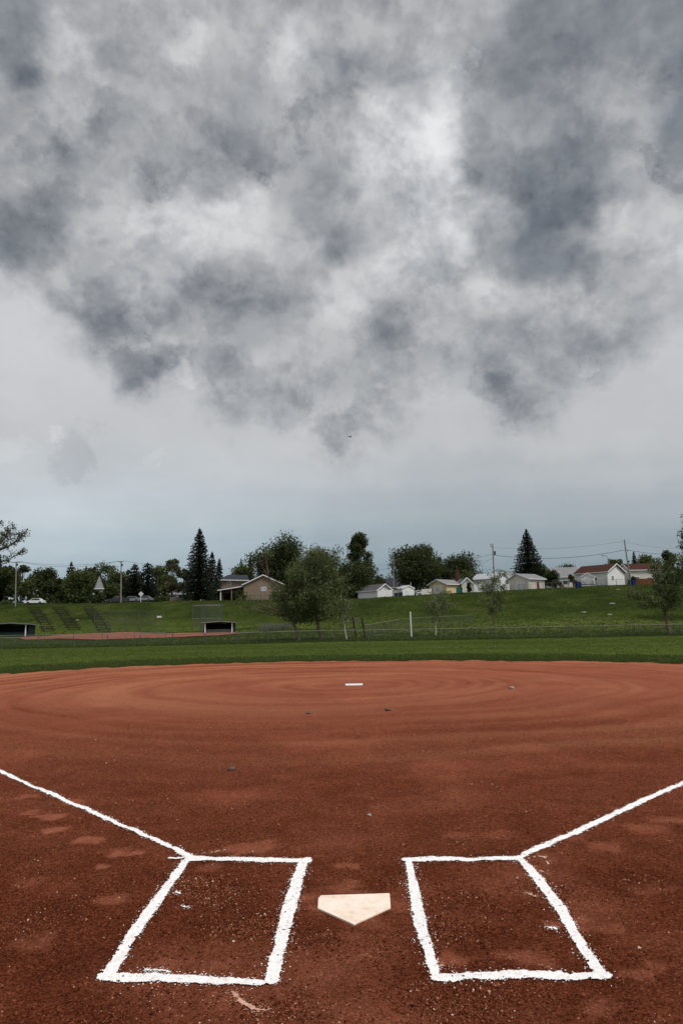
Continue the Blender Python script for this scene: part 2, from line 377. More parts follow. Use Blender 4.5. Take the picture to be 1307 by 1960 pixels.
def dirt_material():
    mt, nt, b = new_mat('red_shale')
    g = nd(nt, 'ShaderNodeNewGeometry'); P = g.outputs['Position']
    A1 = nd(nt, 'ShaderNodeAttribute', attribute_name='ring'); A2 = nd(nt, 'ShaderNodeAttribute', attribute_name='smooth_patch')
    sep = nd(nt, 'ShaderNodeSeparateXYZ'); L(nt, P, sep.inputs[0])
    def mth(op, a, bb=0.0, clamp=False):
        q = nd(nt, 'ShaderNodeMath', operation=op); q.use_clamp = clamp
        for i, s in ((0, a), (1, bb)):
            if isinstance(s, (int, float)): q.inputs[i].default_value = s
            else: L(nt, s, q.inputs[i])
        return q.outputs[0]
    def noise(sc_, det, rg=.6):
        n = nd(nt, 'ShaderNodeTexNoise', i_Scale=sc_, i_Detail=det, i_Roughness=rg); L(nt, P, n.inputs['Vector']); return n.outputs['Fac']
    dist = nd(nt, 'ShaderNodeMapRange'); dist.inputs[1].default_value = 4.0; dist.inputs[2].default_value = 15.5; L(nt, sep.outputs['Y'], dist.inputs[0])
    # dry shale round the circle, damper, darker shale at the plate
    c0 = rampn(nt, [(.30, (.075,.019,.009)), (.56, (.17,.046,.022)), (.8, (.26,.082,.043))])
    s0 = mth('ADD', mth('MULTIPLY', noise(2.6, 7, .62), .62), mth('MULTIPLY', noise(26., 5, .75), .44))
    L(nt, s0, c0.inputs[0])
    c1 = rampn(nt, [(.18, (.175,.046,.023)), (.45, (.30,.097,.055)), (.78, (.45,.185,.10))])
    s1 = mth('ADD', mth('MULTIPLY', A1.outputs['Fac'], .62), mth('ADD', mth('MULTIPLY', noise(.35, 5), .3), mth('MULTIPLY', noise(14., 4, .7), .14)))
    L(nt, mth('SUBTRACT', s1, .04), c1.inputs[0])
    mx = nd(nt, 'ShaderNodeMix', data_type='RGBA'); L(nt, dist.outputs[0], mx.inputs['Factor']); L(nt, c0.outputs[0], mx.inputs[6]); L(nt, c1.outputs[0], mx.inputs[7])
    c2 = rampn(nt, [(.3, (.19,.062,.034)), (.7, (.31,.118,.072))]); L(nt, noise(6., 5), c2.inputs[0])
    sf = mth('MULTIPLY', A2.outputs['Fac'], .8)
    mx2 = nd(nt, 'ShaderNodeMix', data_type='RGBA'); L(nt, mth('MULTIPLY', sf, mth('SUBTRACT', 1.0, dist.outputs[0])), mx2.inputs['Factor']); L(nt, mx.outputs[2], mx2.inputs[6]); L(nt, c2.outputs[0], mx2.inputs[7])
    # grit: dark and pale grains
    v = nd(nt, 'ShaderNodeTexVoronoi', i_Scale=125.); L(nt, P, v.inputs['Vector'])
    hs = nd(nt, 'ShaderNodeSeparateColor'); L(nt, v.outputs['Color'], hs.inputs[0])
    gr = rampn(nt, [(0, (.32,.3,.3)), (.35, (.8,.8,.8)), (.75, (1.15,1.15,1.15)), (.96, (1.4,1.45,1.45)), (1, (2.2,2.8,3.0))]); L(nt, hs.outputs[0], gr.inputs[0])
    mg = nd(nt, 'ShaderNodeMix', data_type='RGBA', blend_type='MULTIPLY'); L(nt, mth('SUBTRACT', 1.0, mth('MULTIPLY', A2.outputs['Fac'], .75)), mg.inputs['Factor']); L(nt, mx2.outputs[2], mg.inputs[6]); L(nt, gr.outputs[0], mg.inputs[7])
    L(nt, mg.outputs[2], b.inputs['Base Color']); b.inputs['Roughness'].default_value = 1; b.inputs['Specular IOR Level'].default_value = 0
    hb = mth('ADD', mth('MULTIPLY', noise(38., 6, .8), .7), mth('MULTIPLY', noise(120., 4, .8), .5))
    bp = nd(nt, 'ShaderNodeBump', i_Distance=.034); L(nt, hb, bp.inputs['Height'])
    L(nt, mth('SUBTRACT', .95, mth('MULTIPLY', A2.outputs['Fac'], .7)), bp.inputs['Strength']); L(nt, bp.outputs[0], b.inputs['Normal'])
    return mt
SHALE = dirt_material()
dirt = mesh_np('infield_dirt', np.c_[Xr.ravel(), Yr.ravel(), h+.0], np.c_[ii, ii+1, ii+na+1, ii+na], SHALE, smooth=True, attrs={'ring': ring, 'smooth_patch': smo})
tag(dirt, kind='structure')

# loose grit: one mesh
def scatter_grit(n, seed, spots=None):
    g = np.random.default_rng(seed)
    y = 2.1+ (g.random(n)**1.7)*9.5
    x = (g.random(n)*2-1)*(.62*y+.7)
    if spots:
        k_ = g.integers(0, len(spots), n); sp = np.array(spots)[k_]; x = sp[:,0]+np.clip(g.normal(size=n), -2.2, 2.2)*sp[:,2]*.6; y = sp[:,1]+np.clip(g.normal(size=n), -2.2, 2.2)*sp[:,2]*.45
    hh, rr, ss = dirt_fields(x, y)
    dens = fbm(x*2.2, y*2.2, 3, 81)
    keep = g.random(n) < np.clip((dens-.30)*2.6, .08, 1)*(1-ss*.8)
    keep &= ~in_plate(x, y)
    x, y, hh = x[keep], y[keep], hh[keep]; n = len(x)
    sz = .0022+.0058*g.random(n)**3.4
    sz *= np.where(g.random(n) < .03, 1.7, 1.0)
    base = np.array([(1,0,0),(-.5,.87,0),(-.5,-.87,0),(0,0,.8),(0,0,-.6)], float)
    fc = np.array([(0,1,3),(1,2,3),(2,0,3),(1,0,4),(2,1,4),(0,2,4)])
    th = g.random(n)*6.28; c, s = np.cos(th), np.sin(th)
    j = 1+(g.random((n,5,3))-.5)*.7
    b = base[None]*j*sz[:, None, None]
    vx = b[:,:,0]*c[:,None]-b[:,:,1]*s[:,None]+x[:,None]; vy = b[:,:,0]*s[:,None]+b[:,:,1]*c[:,None]+y[:,None]; vz = b[:,:,2]+(hh+sz*.12)[:,None]
    v = np.stack([vx,vy,vz],-1).reshape(-1,3); f = (fc[None]+5*np.arange(n)[:,None,None]).reshape(-1,3)
    return v, f
mt, nt, b = new_mat('shale_grit')
g_ = nd(nt, 'ShaderNodeNewGeometry')
r_ = rampn(nt, [(0,(.035,.010,.005)),(.40,(.075,.021,.010)),(.7,(.16,.047,.022)),(.92,(.26,.09,.046)),(.965,(.34,.15,.09)),(.985,(.50,.30,.21)),(1,(.70,.55,.46))])
L(nt, g_.outputs['Random Per Island'], r_.inputs[0]); L(nt, r_.outputs[0], b.inputs['Base Color']); b.inputs['Roughness'].default_value = 1.; b.inputs['Specular IOR Level'].default_value = 0
GRIT = mt
rough = [gz(a, b_)[:2]+(r_,) for a, b_, r_ in ((430,1715,.22),(470,1770,.2),(380,1690,.15),(820,1690,.2),(900,1725,.22),(870,1775,.22),(690,1805,.26),(600,1800,.2),(1040,1700,.16),(250,1900,.3),(900,1925,.35),(1180,1700,.3),(560,1935,.25),(150,1760,.3))]
v, f = scatter_grit(130000, 5)
v2, f2 = scatter_grit(60000, 6, rough)
f = np.concatenate([f, f2+len(v)]); v = np.concatenate([v, v2])
tag(mesh_np('gravel', v, f, GRIT), 'fine red shale grit scattered over the infield dirt', 'gravel', kind='stuff')

# ------------------------------------------------------------------ chalk
mt, nt, b = new_mat('chalk')
g_ = nd(nt, 'ShaderNodeNewGeometry'); n_ = nd(nt, 'ShaderNodeTexNoise', i_Scale=45., i_Detail=6., i_Roughness=.75); L(nt, g_.outputs['Position'], n_.inputs['Vector'])
r_ = rampn(nt, [(.30,(.42,.25,.18)),(.41,(.76,.69,.66)),(.53,(.86,.85,.84)),(1,(.89,.89,.89))]); L(nt, n_.outputs['Fac'], r_.inputs[0]); L(nt, r_.outputs[0], b.inputs['Base Color'])
b.inputs['Roughness'].default_value = 1; b.inputs['Specular IOR Level'].default_value = 0
bp = nd(nt, 'ShaderNodeBump', i_Strength=.6, i_Distance=.01); L(nt, n_.outputs['Fac'], bp.inputs['Height']); L(nt, bp.outputs[0], b.inputs['Normal'])
CHALK = mt
CHALKD = simple('thin_chalk', (.52,.30,.22), 1., .25, 60, spec=0)
def chalk(name, strokes, label, cat, cell=.005, dust=1.0, thick=.006, group=None, seed=0, keep_base=1.0, mat=None):
    """strokes: list of polylines [(x, y, half width)...] in metres"""
    V = []; Fc = []; seen = set(); off = 0
    pts = np.array([p for s in strokes for p in s]); x0, y0 = pts[:,0].min()-.25, pts[:,1].min()-.25
    cells = []
    for s in strokes:
        for (ax, ay, aw), (bx, by, bw) in zip(s[:-1], s[1:]):
            ln = math.hypot(bx-ax, by-ay); n = max(1, int(ln/.5))
            for k in range(n):
                t0, t1 = k/n, (k+1)/n
                qx0, qy0, w0 = ax+(bx-ax)*t0, ay+(by-ay)*t0, aw+(bw-aw)*t0
                qx1, qy1, w1 = ax+(bx-ax)*t1, ay+(by-ay)*t1, aw+(bw-aw)*t1
                mg = max(w0, w1)+.06
                i0 = int((min(qx0,qx1)-mg-x0)/cell); i1 = int((max(qx0,qx1)+mg-x0)/cell)+1
                j0 = int((min(qy0,qy1)-mg-y0)/cell); j1 = int((max(qy0,qy1)+mg-y0)/cell)+1
                I, J = np.meshgrid(np.arange(i0,i1), np.arange(j0,j1)); I = I.ravel(); J = J.ravel()
                cx = x0+(I+.5)*cell; cy = y0+(J+.5)*cell
                dx, dy = qx1-qx0, qy1-qy0; tt = np.clip(((cx-qx0)*dx+(cy-qy0)*dy)/(dx*dx+dy*dy), 0, 1)
                d = np.hypot(cx-qx0-tt*dx, cy-qy0-tt*dy)-(w0+(w1-w0)*tt)
                e = (fbm(cx*9, cy*9, 2, 91+seed)-.5)*.017+(fbm(cx*60, cy*60, 2, 95+seed)-.5)*.010+.003
                hsh = _hash(I, J, 7+seed)
                gaps = fbm(cx*48, cy*48, 3, 99+seed)
                k_ = ((d+e < 0) & (gaps*keep_base > .17+.16*np.clip(1+d/.02, 0, 1))) | ((d+e >= 0) & (hsh < dust*.12*np.exp(-np.maximum(d+e, 0)/.012)))
                cells.append(np.c_[I[k_], J[k_]])
    cells = np.unique(np.concatenate(cells), axis=0)
    I, J = cells[:,0], cells[:,1]
    key = lambda a, b_: a*100000+b_
    ck = np.concatenate([key(I,J), key(I+1,J), key(I+1,J+1), key(I,J+1)]); uq, inv = np.unique(ck, return_inverse=True)
    vi, vj = uq//100000, uq % 100000
    jx = (_hash(vi, vj, 3)-.5)*cell*.8; jy = (_hash(vi, vj, 4)-.5)*cell*.8
    vx = x0+vi*cell+jx; vy = y0+vj*cell+jy
    vz = dirtz(vx, vy)+.0042+thick*.55*fbm(vx*30, vy*30, 3, 12)
    n = len(I); fc = inv.reshape(4, n).T
    o = mesh_np(name, np.c_[vx, vy, vz], fc, mat or CHALK, smooth=False)
    return tag(o, label, cat, group)
def P2(px, py, wpx=None, w=None):
    p = gz(px, py); return (p.x, p.y, w)
def seg(pts):   # pts: (px_a, py_a, px_b, py_b): the two edges of the line
    out = []
    for a, b_, c, d in pts:
        p, q = gz(a, b_), gz(c, d); out.append(((p.x+q.x)/2, (p.y+q.y)/2, (p-q).length/2))
    return out
# widths: side lines measured straight across; cross lines front to back
LB = [seg([(353,1643,367,1643),(289,1726,312,1726),(236,1798,259,1798),(192,1871,222,1871)]),
      seg([(367,1640,367,1649),(480,1644,480,1651),(572,1645,572,1652),(585,1644,585,1654)]),
      seg([(571,1650,591,1650),(552,1700,577,1700),(539,1747,565,1747),(523,1810,549,1810),(503,1878,535,1878)]),
      seg([(200,1864,200,1879),(300,1866,300,1882),(400,1872,400,1888),(500,1876,500,1889)])]
RB = [seg([(774,1646,788,1646),(783,1710,804,1710),(792,1774,818,1774),(808,1820,831,1820),(824,1872,844,1872)]),
      seg([(778,1642,778,1650),(880,1643,880,1650),(990,1642,990,1649)]),
      seg([(987,1646,1001,1646),(1017,1683,1040,1683),(1058,1738,1084,1738),(1086,1784,1106,1784),(1114,1830,1136,1830),(1139,1869,1168,1869)]),
      seg([(836,1867,836,1882),(999,1864,999,1878),(1158,1862,1158,1876)])]
chalk('batters_box_line', LB, 'white chalk outline of the batting box left of home plate', 'chalk line', group='batting boxes beside home plate')
chalk('batters_box_line', RB, 'white chalk outline of the batting box right of home plate', 'chalk line', group='batting boxes beside home plate', seed=20)
fl = [seg([(360,1634,352,1644)][:1])]
def fline(p0, p1, ext, w):
    a, b_ = gz(*p0), gz(*p1); d = (b_-a); q = a+d*ext
    return [[(a.x, a.y, w), (b_.x, b_.y, w), (q.x, q.y, w)]]
fl1 = fline((364,1640), (0,1477), 5.5, .028); fl1.append([P2(325,1641.5,w=.012), P2(362,1640,w=.016)])
chalk('foul_line', fl1, 'long white chalk foul line running to the left edge of the picture', 'chalk line', cell=.008, group='foul lines', seed=40)
chalk('foul_line', fline((990,1645), (1307,1500), 5.5, .032), 'long white chalk foul line running to the right edge of the picture', 'chalk line', cell=.008, group='foul lines', seed=60)
def smudge(pts, w, label, kb=.8, seed=0, dust=2.):
    chalk('chalk_smudge', [[P2(a, b_, w=w*q) for a, b_, q in pts]], label, 'chalk mark', cell=.0042, dust=dust, thick=.001, seed=seed, keep_base=kb, mat=None if kb >= .75 else CHALKD)
smudge([(446,1903,.5),(462,1920,1),(488,1933,1),(512,1937,.7)], .012, 'thin curved chalk scuff below the left batting box', .66, 3)
smudge([(1005,1652,.3),(1022,1666,1),(1050,1672,.8)], .02, 'faint chalk scuff beside the upper right corner of the right box', .5, 5, 1.2)
smudge([(1012,1645,.5),(1040,1640,1),(1048,1655,.8)], .02, 'faint second chalk scuff beneath the start of the right foul line', .46, 6, 1.)
smudge([(380,1634,.5),(410,1631,1),(432,1627,.6)], .014, 'faint chalk streak above the upper line of the left box', .52, 7)
smudge([(278,1857,.6),(298,1859,1),(325,1862,.6)], .010, 'short white chalk streak inside lower left of the left box', .8, 8)
smudge([(352,1735,1),(360,1737,1)], .008, 'small chalk fleck inside the left box below a smaller one', .75, 9)
smudge([(337,1711,1),(344,1713,1)], .006, 'smallest chalk fleck high inside the left box', .75, 10)
smudge([(1052,1779,1),(1063,1781,1)], .010, 'round chalk blot inside the right batting box', .8, 11)
smudge([(1008,1708,1),(1024,1716,1)], .008, 'chalk speckles inside upper right of the right box', .6, 12)
smudge([(845,1850,1),(862,1851,1)], .010, 'chalk flecks inside the lower left corner of right box', .6, 13)
smudge([(1030,1852,1),(1046,1853,.5)], .008, 'chalk flecks above the lower line of the right box', .62, 14)

# home plate and pitcher's rubber
def slab_mesh(name, pts, z0, z1, bevel, mat):
    n = len(pts); c = Vector((sum(p[0] for p in pts)/n, sum(p[1] for p in pts)/n))
    ins = [tuple(Vector(p[:2])+(c-Vector(p[:2])).normalized()*bevel*1.3) for p in pts]
    mb = MB(); vs = [(p[0],p[1],z0) for p in pts]+[(p[0],p[1],z1-bevel*.5) for p in pts]+[(p[0],p[1],z1) for p in ins]
    fs = [(i,(i+1)%n,n+(i+1)%n,n+i) for i in range(n)]+[(n+i,n+(i+1)%n,2*n+(i+1)%n,2*n+i) for i in range(n)]+[tuple(range(2*n,3*n))]
    mb.add(vs, fs); return mb.build(name, mat)
mt, nt, b = new_mat('dusty_plate')
g_ = nd(nt, 'ShaderNodeNewGeometry'); n_ = nd(nt, 'ShaderNodeTexNoise', i_Scale=9., i_Detail=8., i_Roughness=.7); L(nt, g_.outputs['Position'], n_.inputs['Vector'])
r_ = rampn(nt, [(.3,(.66,.46,.34)),(.44,(.80,.65,.52)),(.6,(.85,.74,.63))]); L(nt, n_.outputs['Fac'], r_.inputs[0])
v_ = nd(nt, 'ShaderNodeTexNoise', i_Scale=150., i_Detail=2.); L(nt, g_.outputs['Position'], v_.inputs['Vector'])
r2_ = rampn(nt, [(.24,(.35,.16,.1)),(.30,(1,1,1))]); L(nt, v_.outputs['Fac'], r2_.inputs[0])
mg = nd(nt, 'ShaderNodeMix', data_type='RGBA', blend_type='MULTIPLY'); mg.inputs['Factor'].default_value = .8; L(nt, r_.outputs[0], mg.inputs[6]); L(nt, r2_.outputs[0], mg.inputs[7])
L(nt, mg.outputs[2], b.inputs['Base Color']); b.inputs['Roughness'].default_value = .7
PLATE = mt
pp = [gz(608,1737,.009), gz(677,1768,.009), gz(747.5,1736,.009), gz(745.5,1709,.009), gz(614,1713,.009), gz(609,1718,.009)]
hp = slab_mesh('home_plate', [(p.x,p.y) for p in pp], -.02, .006, .004, PLATE)
tag(hp, 'dusty cream five-sided home plate between the two chalk boxes', 'home plate')
pr = [gz(661,1311.8,.01), gz(694,1311.2,.01), gz(694,1308.6,.01), gz(661,1309.2,.01)]
o = slab_mesh('pitching_rubber', [(p.x,p.y) for p in pr], -.02, .012, .004, M['white_trim'])
tag(o, 'white pitching rubber in the middle of the dirt circle', 'pitching rubber')
# a few larger clods
def blob(mb, c, r, g, sq=(1,1,.6)):
    n, m_ = 7, 4; vs = []
    for i in range(m_+1):
        for k in range(n):
            th = pi*i/m_; ph = 2*pi*k/n; q = r*(1+g.uniform(-.25,.25))
            vs.append((c[0]+q*sin(th)*cos(ph)*sq[0], c[1]+q*sin(th)*sin(ph)*sq[1], c[2]+q*cos(th)*sq[2]))
    mb.add(vs, [(i*n+k, i*n+(k+1)%n, (i+1)*n+(k+1)%n, (i+1)*n+k) for i in range(m_) for k in range(n)])
for (px, py, r, mm, lab) in [(707,1563,.022,'stone','small pale pebble on the dirt between rubber and plate'),
        (443,1475,.045,'brick','dark red clod of dirt left of the centre of the infield'),
        (428,1471,.025,'brick','smaller dark clod just left of the largest clod'),
        (742,1361,.06,'brick','dark clod just right of centre in front of the rubber'),
        (591,1367,.05,'brick','dark clod left of centre in front of the rubber'),
        (979,1319,.07,'stone','pale stone lying right of the pitching rubber'),
        (460,1477,.02,'brick','tiny dark clod just right of the largest clod'),]:
    p = gz(px, py); mb = MB(); blob(mb, (p.x, p.y, float(dirtz(p.x, p.y)[0])+r*.3), r, rnd)
    tag(mb.build('pebble' if mm == 'stone' else 'dirt_clod', M[mm] if mm == 'stone' else M['bark_red'], smooth=True), lab, 'pebble' if mm == 'stone' else 'dirt clod')
# ------------------------------------------------------------------ grass tufts
def blades(n, xf, yf, hgt, wid, seed, per=3, spread=.05):
    g = np.random.default_rng(seed)
    x, y = xf(g, n), None
    x, y = x
    z = Hs(x, y)
    n = len(x)
    th = g.random((n, per))*6.28; hh = hgt*(.5+g.random((n, per))); w = wid*(.6+.8*g.random((n, per)))
    ox = x[:,None]+(g.random((n,per))-.5)*spread*2; oy = y[:,None]+(g.random((n,per))-.5)*spread*2
    lx = (g.random((n,per))-.5)*hh*1.1; ly = (g.random((n,per))-.5)*hh*1.1
    c, s = np.cos(th)*w/2, np.sin(th)*w/2; zz = np.repeat(z[:,None], per, 1)
    a = np.stack([ox-c, oy-s, zz-.02], -1); b_ = np.stack([ox+c, oy+s, zz-.02], -1); t = np.stack([ox+lx, oy+ly, zz+hh], -1)
    v = np.stack([a, b_, t], 2).reshape(-1, 3); f = np.arange(len(v)).reshape(-1, 3)
    return v, f
def xf_edge(g, n):
    a = (g.random(n)*2-1)*.62; yy = np.interp(a, ea, ey)+(fbm(a*70, a*0+1, 3, 71)-.5)*1.3
    y = yy-.12+g.random(n)**2*6; return a*(y+APEX), y
def xf_field(g, n):
    y = 26+g.random(n)**.8*47; a = (g.random(n)*2-1)*.62; x = a*y
    k = y > np.interp(x/(y+APEX), ea, ey)+.3; return x[k], y[k]
def xf_fence(g, n):
    y = 71.75+g.random(n)*.5; x = (g.random(n)*2-1)*46; return x, y
def xf_hill(g, n):
    y = 74+g.random(n)**1.1*92; a = (g.random(n)*2-1)*.6; return a*y, y
vs, fs = [], []; off = 0
for args in [(30000, xf_edge, .075, .022, 1, 3, .06), (60000, xf_field, .035, .03, 2, 3, .1), (7000, xf_fence, .2, .03, 3, 3, .08), (60000, xf_hill, .16, .09, 4, 3, .3)]:
    n_, fn, h_, w_, sd, per, spr = args
    v, f = blades(n_, fn, None, h_, w_, sd, per, spr); vs.append(v); fs.append(f+off); off += len(v)
tag(mesh_np('grass', np.concatenate(vs), np.concatenate(fs), GRASSY), 'green mown grass and rougher grass on the hillside', 'grass', kind='stuff')
def xf_dry(g, n):
    t = g.random(n); px = 498+t*58; D = 112+g.random(n)*4
    return np.array([az(p) for p in px])*D, D
v, f = blades(900, xf_dry, None, 1.0, .05, 9, 4, .25)
tag(mesh_np('dry_grass', v, f, DRYGR), 'pale dry tall grass growing at the foot of the slope left of the leaning tree', 'tall grass', kind='stuff')

# second ball field behind the left fence
def patch(name, pts_fn, mat, lift):
    A_, B_ = 90, 26; V = []
    for j in range(B_+1):
        for i in range(A_+1):
            V.append(pts_fn(i/A_, j/B_))
    V = np.array(V); z = Hs(V[:,0], V[:,1])+lift
    ii = (np.arange(B_)[:, None]*(A_+1)+np.arange(A_)[None, :]).ravel()
    return mesh_np(name, np.c_[V, z], np.c_[ii, ii+1, ii+A_+2, ii+A_+1], mat, smooth=True)
FAR_SHALE = simple('far_red_shale', (.23,.078,.048), .95, .15, .5, .3, 8)
def far_dirt(u, v):
    x0, x1 = az(40)*106, az(452)*106; x = x0+(x1-x0)*u; k = max(0, 1-(2*u-1)**2)**.5
    c = 107+u*1.5; return x, c+(v*2-1)*(10.5*k+.02)
tag(patch('far_infield_dirt', far_dirt, FAR_SHALE, .16), kind='structure')
def track(u, v):
    x0, x1 = az(1030)*160, az(1112)*160; return x0+(x1-x0)*u, 158+v*2.2+u*2
tag(patch('gravel_path', track, simple('gravel_path', (.28,.25,.2), .95, .2, 1), .06), kind='structure')

# ------------------------------------------------------------------ chain link fences
def chain(mb_mesh, a, b_, h0, h1, sp=.075, w=.0045):
    """ribbon wires of a chain-link panel between ground points a and b"""
    a = Vector(a); b_ = Vector(b_); Lh = (b_-a).to_2d().length; e = (b_-a)/Lh; hh = h1-h0
    nrm = Vector((-e.y, e.x, 0)).normalized()
    for sgn in (1, -1):
        s = -hh
        while s < Lh+hh:
            p0, p1 = (s, 0), (s+sgn*hh, hh)
            # clip to 0..Lh
            def cl(p, q):
                t0, t1 = 0., 1.; dx = q[0]-p[0]
                for bound, sg in ((0, 1), (Lh, -1)):
                    f0 = (p[0]-bound)*sg; f1 = (q[0]-bound)*sg
                    if f0 < 0 and f1 < 0: return None
                    if f0 < 0: t0 = max(t0, f0/(f0-f1))
                    elif f1 < 0: t1 = min(t1, f0/(f0-f1))
                if t1-t0 < .02: return None
                return t0, t1
            c = cl(p0, p1)
            if c:
                P = []
                for t in c:
                    q = a+e*(s+sgn*hh*t); q = Vector((q.x, q.y, q.z+h0+hh*t)); P.append(q)
                d = (P[1]-P[0]).normalized(); sd = d.cross(nrm)*w/2*1.0; o = nrm*(.003*sgn)
                mb_mesh.add([P[0]-sd+o, P[0]+sd+o, P[1]+sd+o, P[1]-sd+o], [(0,1,2,3)])
            s += sp*1.414
def fence(name, pts, h, label, post_r=.035, sp=.075, w=.0045, rails=(1.0,), cat='fence', mat='steel', pmat='steel', extra=None, wm='wiremesh'):
    """pts: ground points where posts stand"""
    root = thing(name, label, cat, pts[0]); o = Vector(pts[0]); pl = [Vector(p)-o for p in pts]
    for i, p in enumerate(pl):
        hh = h+(extra or {}).get(i, 0)
        MB().cyl(p+Vector((0,0,-.2)), p+Vector((0,0,hh+.04)), post_r, post_r, 7).cyl(p+Vector((0,0,hh+.04)), p+Vector((0,0,hh+.09)), post_r*1.25, post_r*.3, 7).build('post', M[pmat], root)
    for rr in rails:
        mb = MB()
        for p, q in zip(pl[:-1], pl[1:]):
            z = Vector((0,0,h*rr)); mb.cyl(p+z, q+z, .028, .028, 6)
        mb.build('rail', M['pole'] if mat == 'steel' else M[mat], root)
    mm = MB()
    for p, q in zip(pl[:-1], pl[1:]): chain(mm, p, q, .02, h, sp, w)
    mm.build('wire_mesh', M[wm], root)
    return root
fp = [-190,-124,-58,9,75,141,205,268,330,392,453,513,573,633,656+33,721+30,783+28,842+30,903+28,964+28,1027+25,1090+26,1155+22,1224+8,1291,1355,1420]
fp = [-190,-124,-58,4,73,140,205,268,330,392,453,513,573,640,712,783,842,903,964,1027,1090,1155,1224,1291,1357,1424]
fence('chain_link_fence', [gp(p, 72) for p in fp], 1.16, 'long low grey chain-link fence running right across behind the outfield', .042, .08, .0036)
fence('chain_link_fence', [gp(p, 81) for p in (-90,-30,27,84.6,140,195,257,317)], 1.2, 'shorter chain-link fence standing just behind the long one at the left', .03, .1, .006, extra={3: 1.0})
fence('chain_link_fence', [gp(p, d) for p, d in ((698,82),(714,86),(731,90),(748,94),(765,98),(806,98),(850,98),(905,98))], 1.5, 'chain-link fence turning a corner behind the wooden post frame', .03, .07, .0055)

# left backstop, cage
def backstop(px_list, D, tops, label, rails, sp=.16, w=.009, hh=None, r=.05, signs=()):
    g0 = gp(px_list[0], D); root = thing('backstop', label, 'backstop', g0)
    P = [gp(p, D) for p in px_list]
    for p, t in zip(P, tops):
        q = p-g0; MB().cyl(q+Vector((0,0,-.3)), q+Vector((0,0,t)), r, r, 8).build('post', M['steel'], root)
    for rr in rails:
        mb = MB()
        for p, q in zip(P[:-1], P[1:]): mb.cyl(p-g0+Vector((0,0,rr)), q-g0+Vector((0,0,rr)), .035, .035, 6)
        mb.build('rail', M['steel'], root)
    mm = MB()
    for p, q in zip(P[:-1], P[1:]): chain(mm, p-g0, q-g0, .1, min(tops), sp, w)
    mm.build('wire_mesh', M['wiremesh'], root)
    return root, g0
t4 = ztop(240, 1169, 120)-gp(240, 120).z
bs, g0 = backstop([180,211,240,266,290,312], 120, [t4]*6, 'tall wire backstop with round steel posts behind the far red diamond', (t4-.05, t4*.52, .1))
q = gp(304, 119.9)-g0; MB().box(q.x-.4,q.x+.4,q.y-.03,q.y+.03,2.55,2.85).build('sign_board', M['sign'], bs)
# cage
D0, D1 = 121, 125
c0 = gp(368, D0); hc = ztop(395, 1158, D0)-c0.z
cage = thing('batting_cage', 'tall square wire cage standing behind the dark dugout in the middle', 'cage', c0)
fr = [gp(368,D0), gp(390,D0), gp(425,D0)]; bk = [gp(386,D1), gp(405,D1), gp(423,D1+2)]
for p in fr+bk+[gp(384,D0)]:
    q = p-c0; MB().cyl(q+Vector((0,0,-.3)), (q.x,q.y,hc), .055, .055, 8).build('post', M['steel'], cage)
mb = MB()
def zz(p, z): q = p-c0; return Vector((q.x, q.y, z))
for a_, b2 in ((fr[0],fr[1]),(fr[1],fr[2]),(bk[0],bk[1]),(bk[1],bk[2]),(fr[0],bk[0]),(fr[2],bk[2]),(fr[1],bk[1])): mb.bar(zz(a_, hc), zz(b2, hc), .07)
mb.bar(zz(fr[0], hc*.5), zz(fr[2], hc*.5), .06); mb.build('top_frame', M['roof_metal'], cage)
mm = MB()
chain(mm, zz(fr[0],0), zz(fr[1],0), .1, hc, .16, .012); chain(mm, zz(fr[1],0), zz(fr[2],0), .1, hc, .16, .010); chain(mm, zz(bk[0],0), zz(bk[2],0), .1, hc, .16, .010)
mm.build('wire_mesh', M['wiremesh'], cage)

# dugouts
def dugout(px0, px1, D, top_py, label, lowmat, post_u, low_h=.72):
    a_, b2 = gp(px0, D), gp(px1, D); w = b2.x-a_.x; h_ = ztop((px0+px1)/2, top_py, D)-gp((px0+px1)/2, D).z; z0 = min(a_.z, b2.z)
    root = thing('dugout', label, 'dugout', (a_.x, D, z0)); dp = 2.4
    MB().box(.05,w-.05,dp-.12,dp,-.2,h_-.3).box(.0,.12,0.1,dp-.12,-.2,h_-.3).box(w-.12,w,.1,dp-.12,-.2,h_-.3).build('wall', M['dark_green'], root)
    mb = MB(); mb.slab([(-.35,-.5,h_-.22),(w*.62,-.5,h_-.05),(w*.62,dp+.3,h_-.25),(-.35,dp+.3,h_-.42)], .12)
    mb.slab([(w*.621,-.5,h_-.05),(w+.35,-.5,h_-.26),(w+.35,dp+.3,h_-.46),(w*.621,dp+.3,h_-.25)], .12); mb.build('roof', M['roof_metal'], root)
    MB().box(-.05,w+.05,-.06,0,-.25,low_h).build('front_rail', M[lowmat], root)
    for u in post_u: MB().box(w*u-.07,w*u+.07,-.2,-.07,-.2,h_-.26).build('post', M['white_trim'], root)
    MB().box(.3,w-.3,dp-.7,dp-.3,.4,.46).box(.4,.5,dp-.65,dp-.35,-.1,.4).box(w-.5,w-.4,dp-.65,dp-.35,-.1,.4).build('bench', M['wood_grey'], root)
    MB().box(.13,w-.13,dp-.15,dp-.125,.0,h_-.35).build('shade_sheet', M['dark'], root)  # near-black sheet paints in the shade at the back of the dugout
    return root
dugout(390, 446, 112, 1189, 'dark dugout with sloping grey roof and two white posts in front of the cage', 'steel_dark', (.05, .97))
dugout(-28, 54, 110, 1191, 'dark dugout with teal lower wall at the left edge of the picture', 'dark_green', (.94, .02), .8)

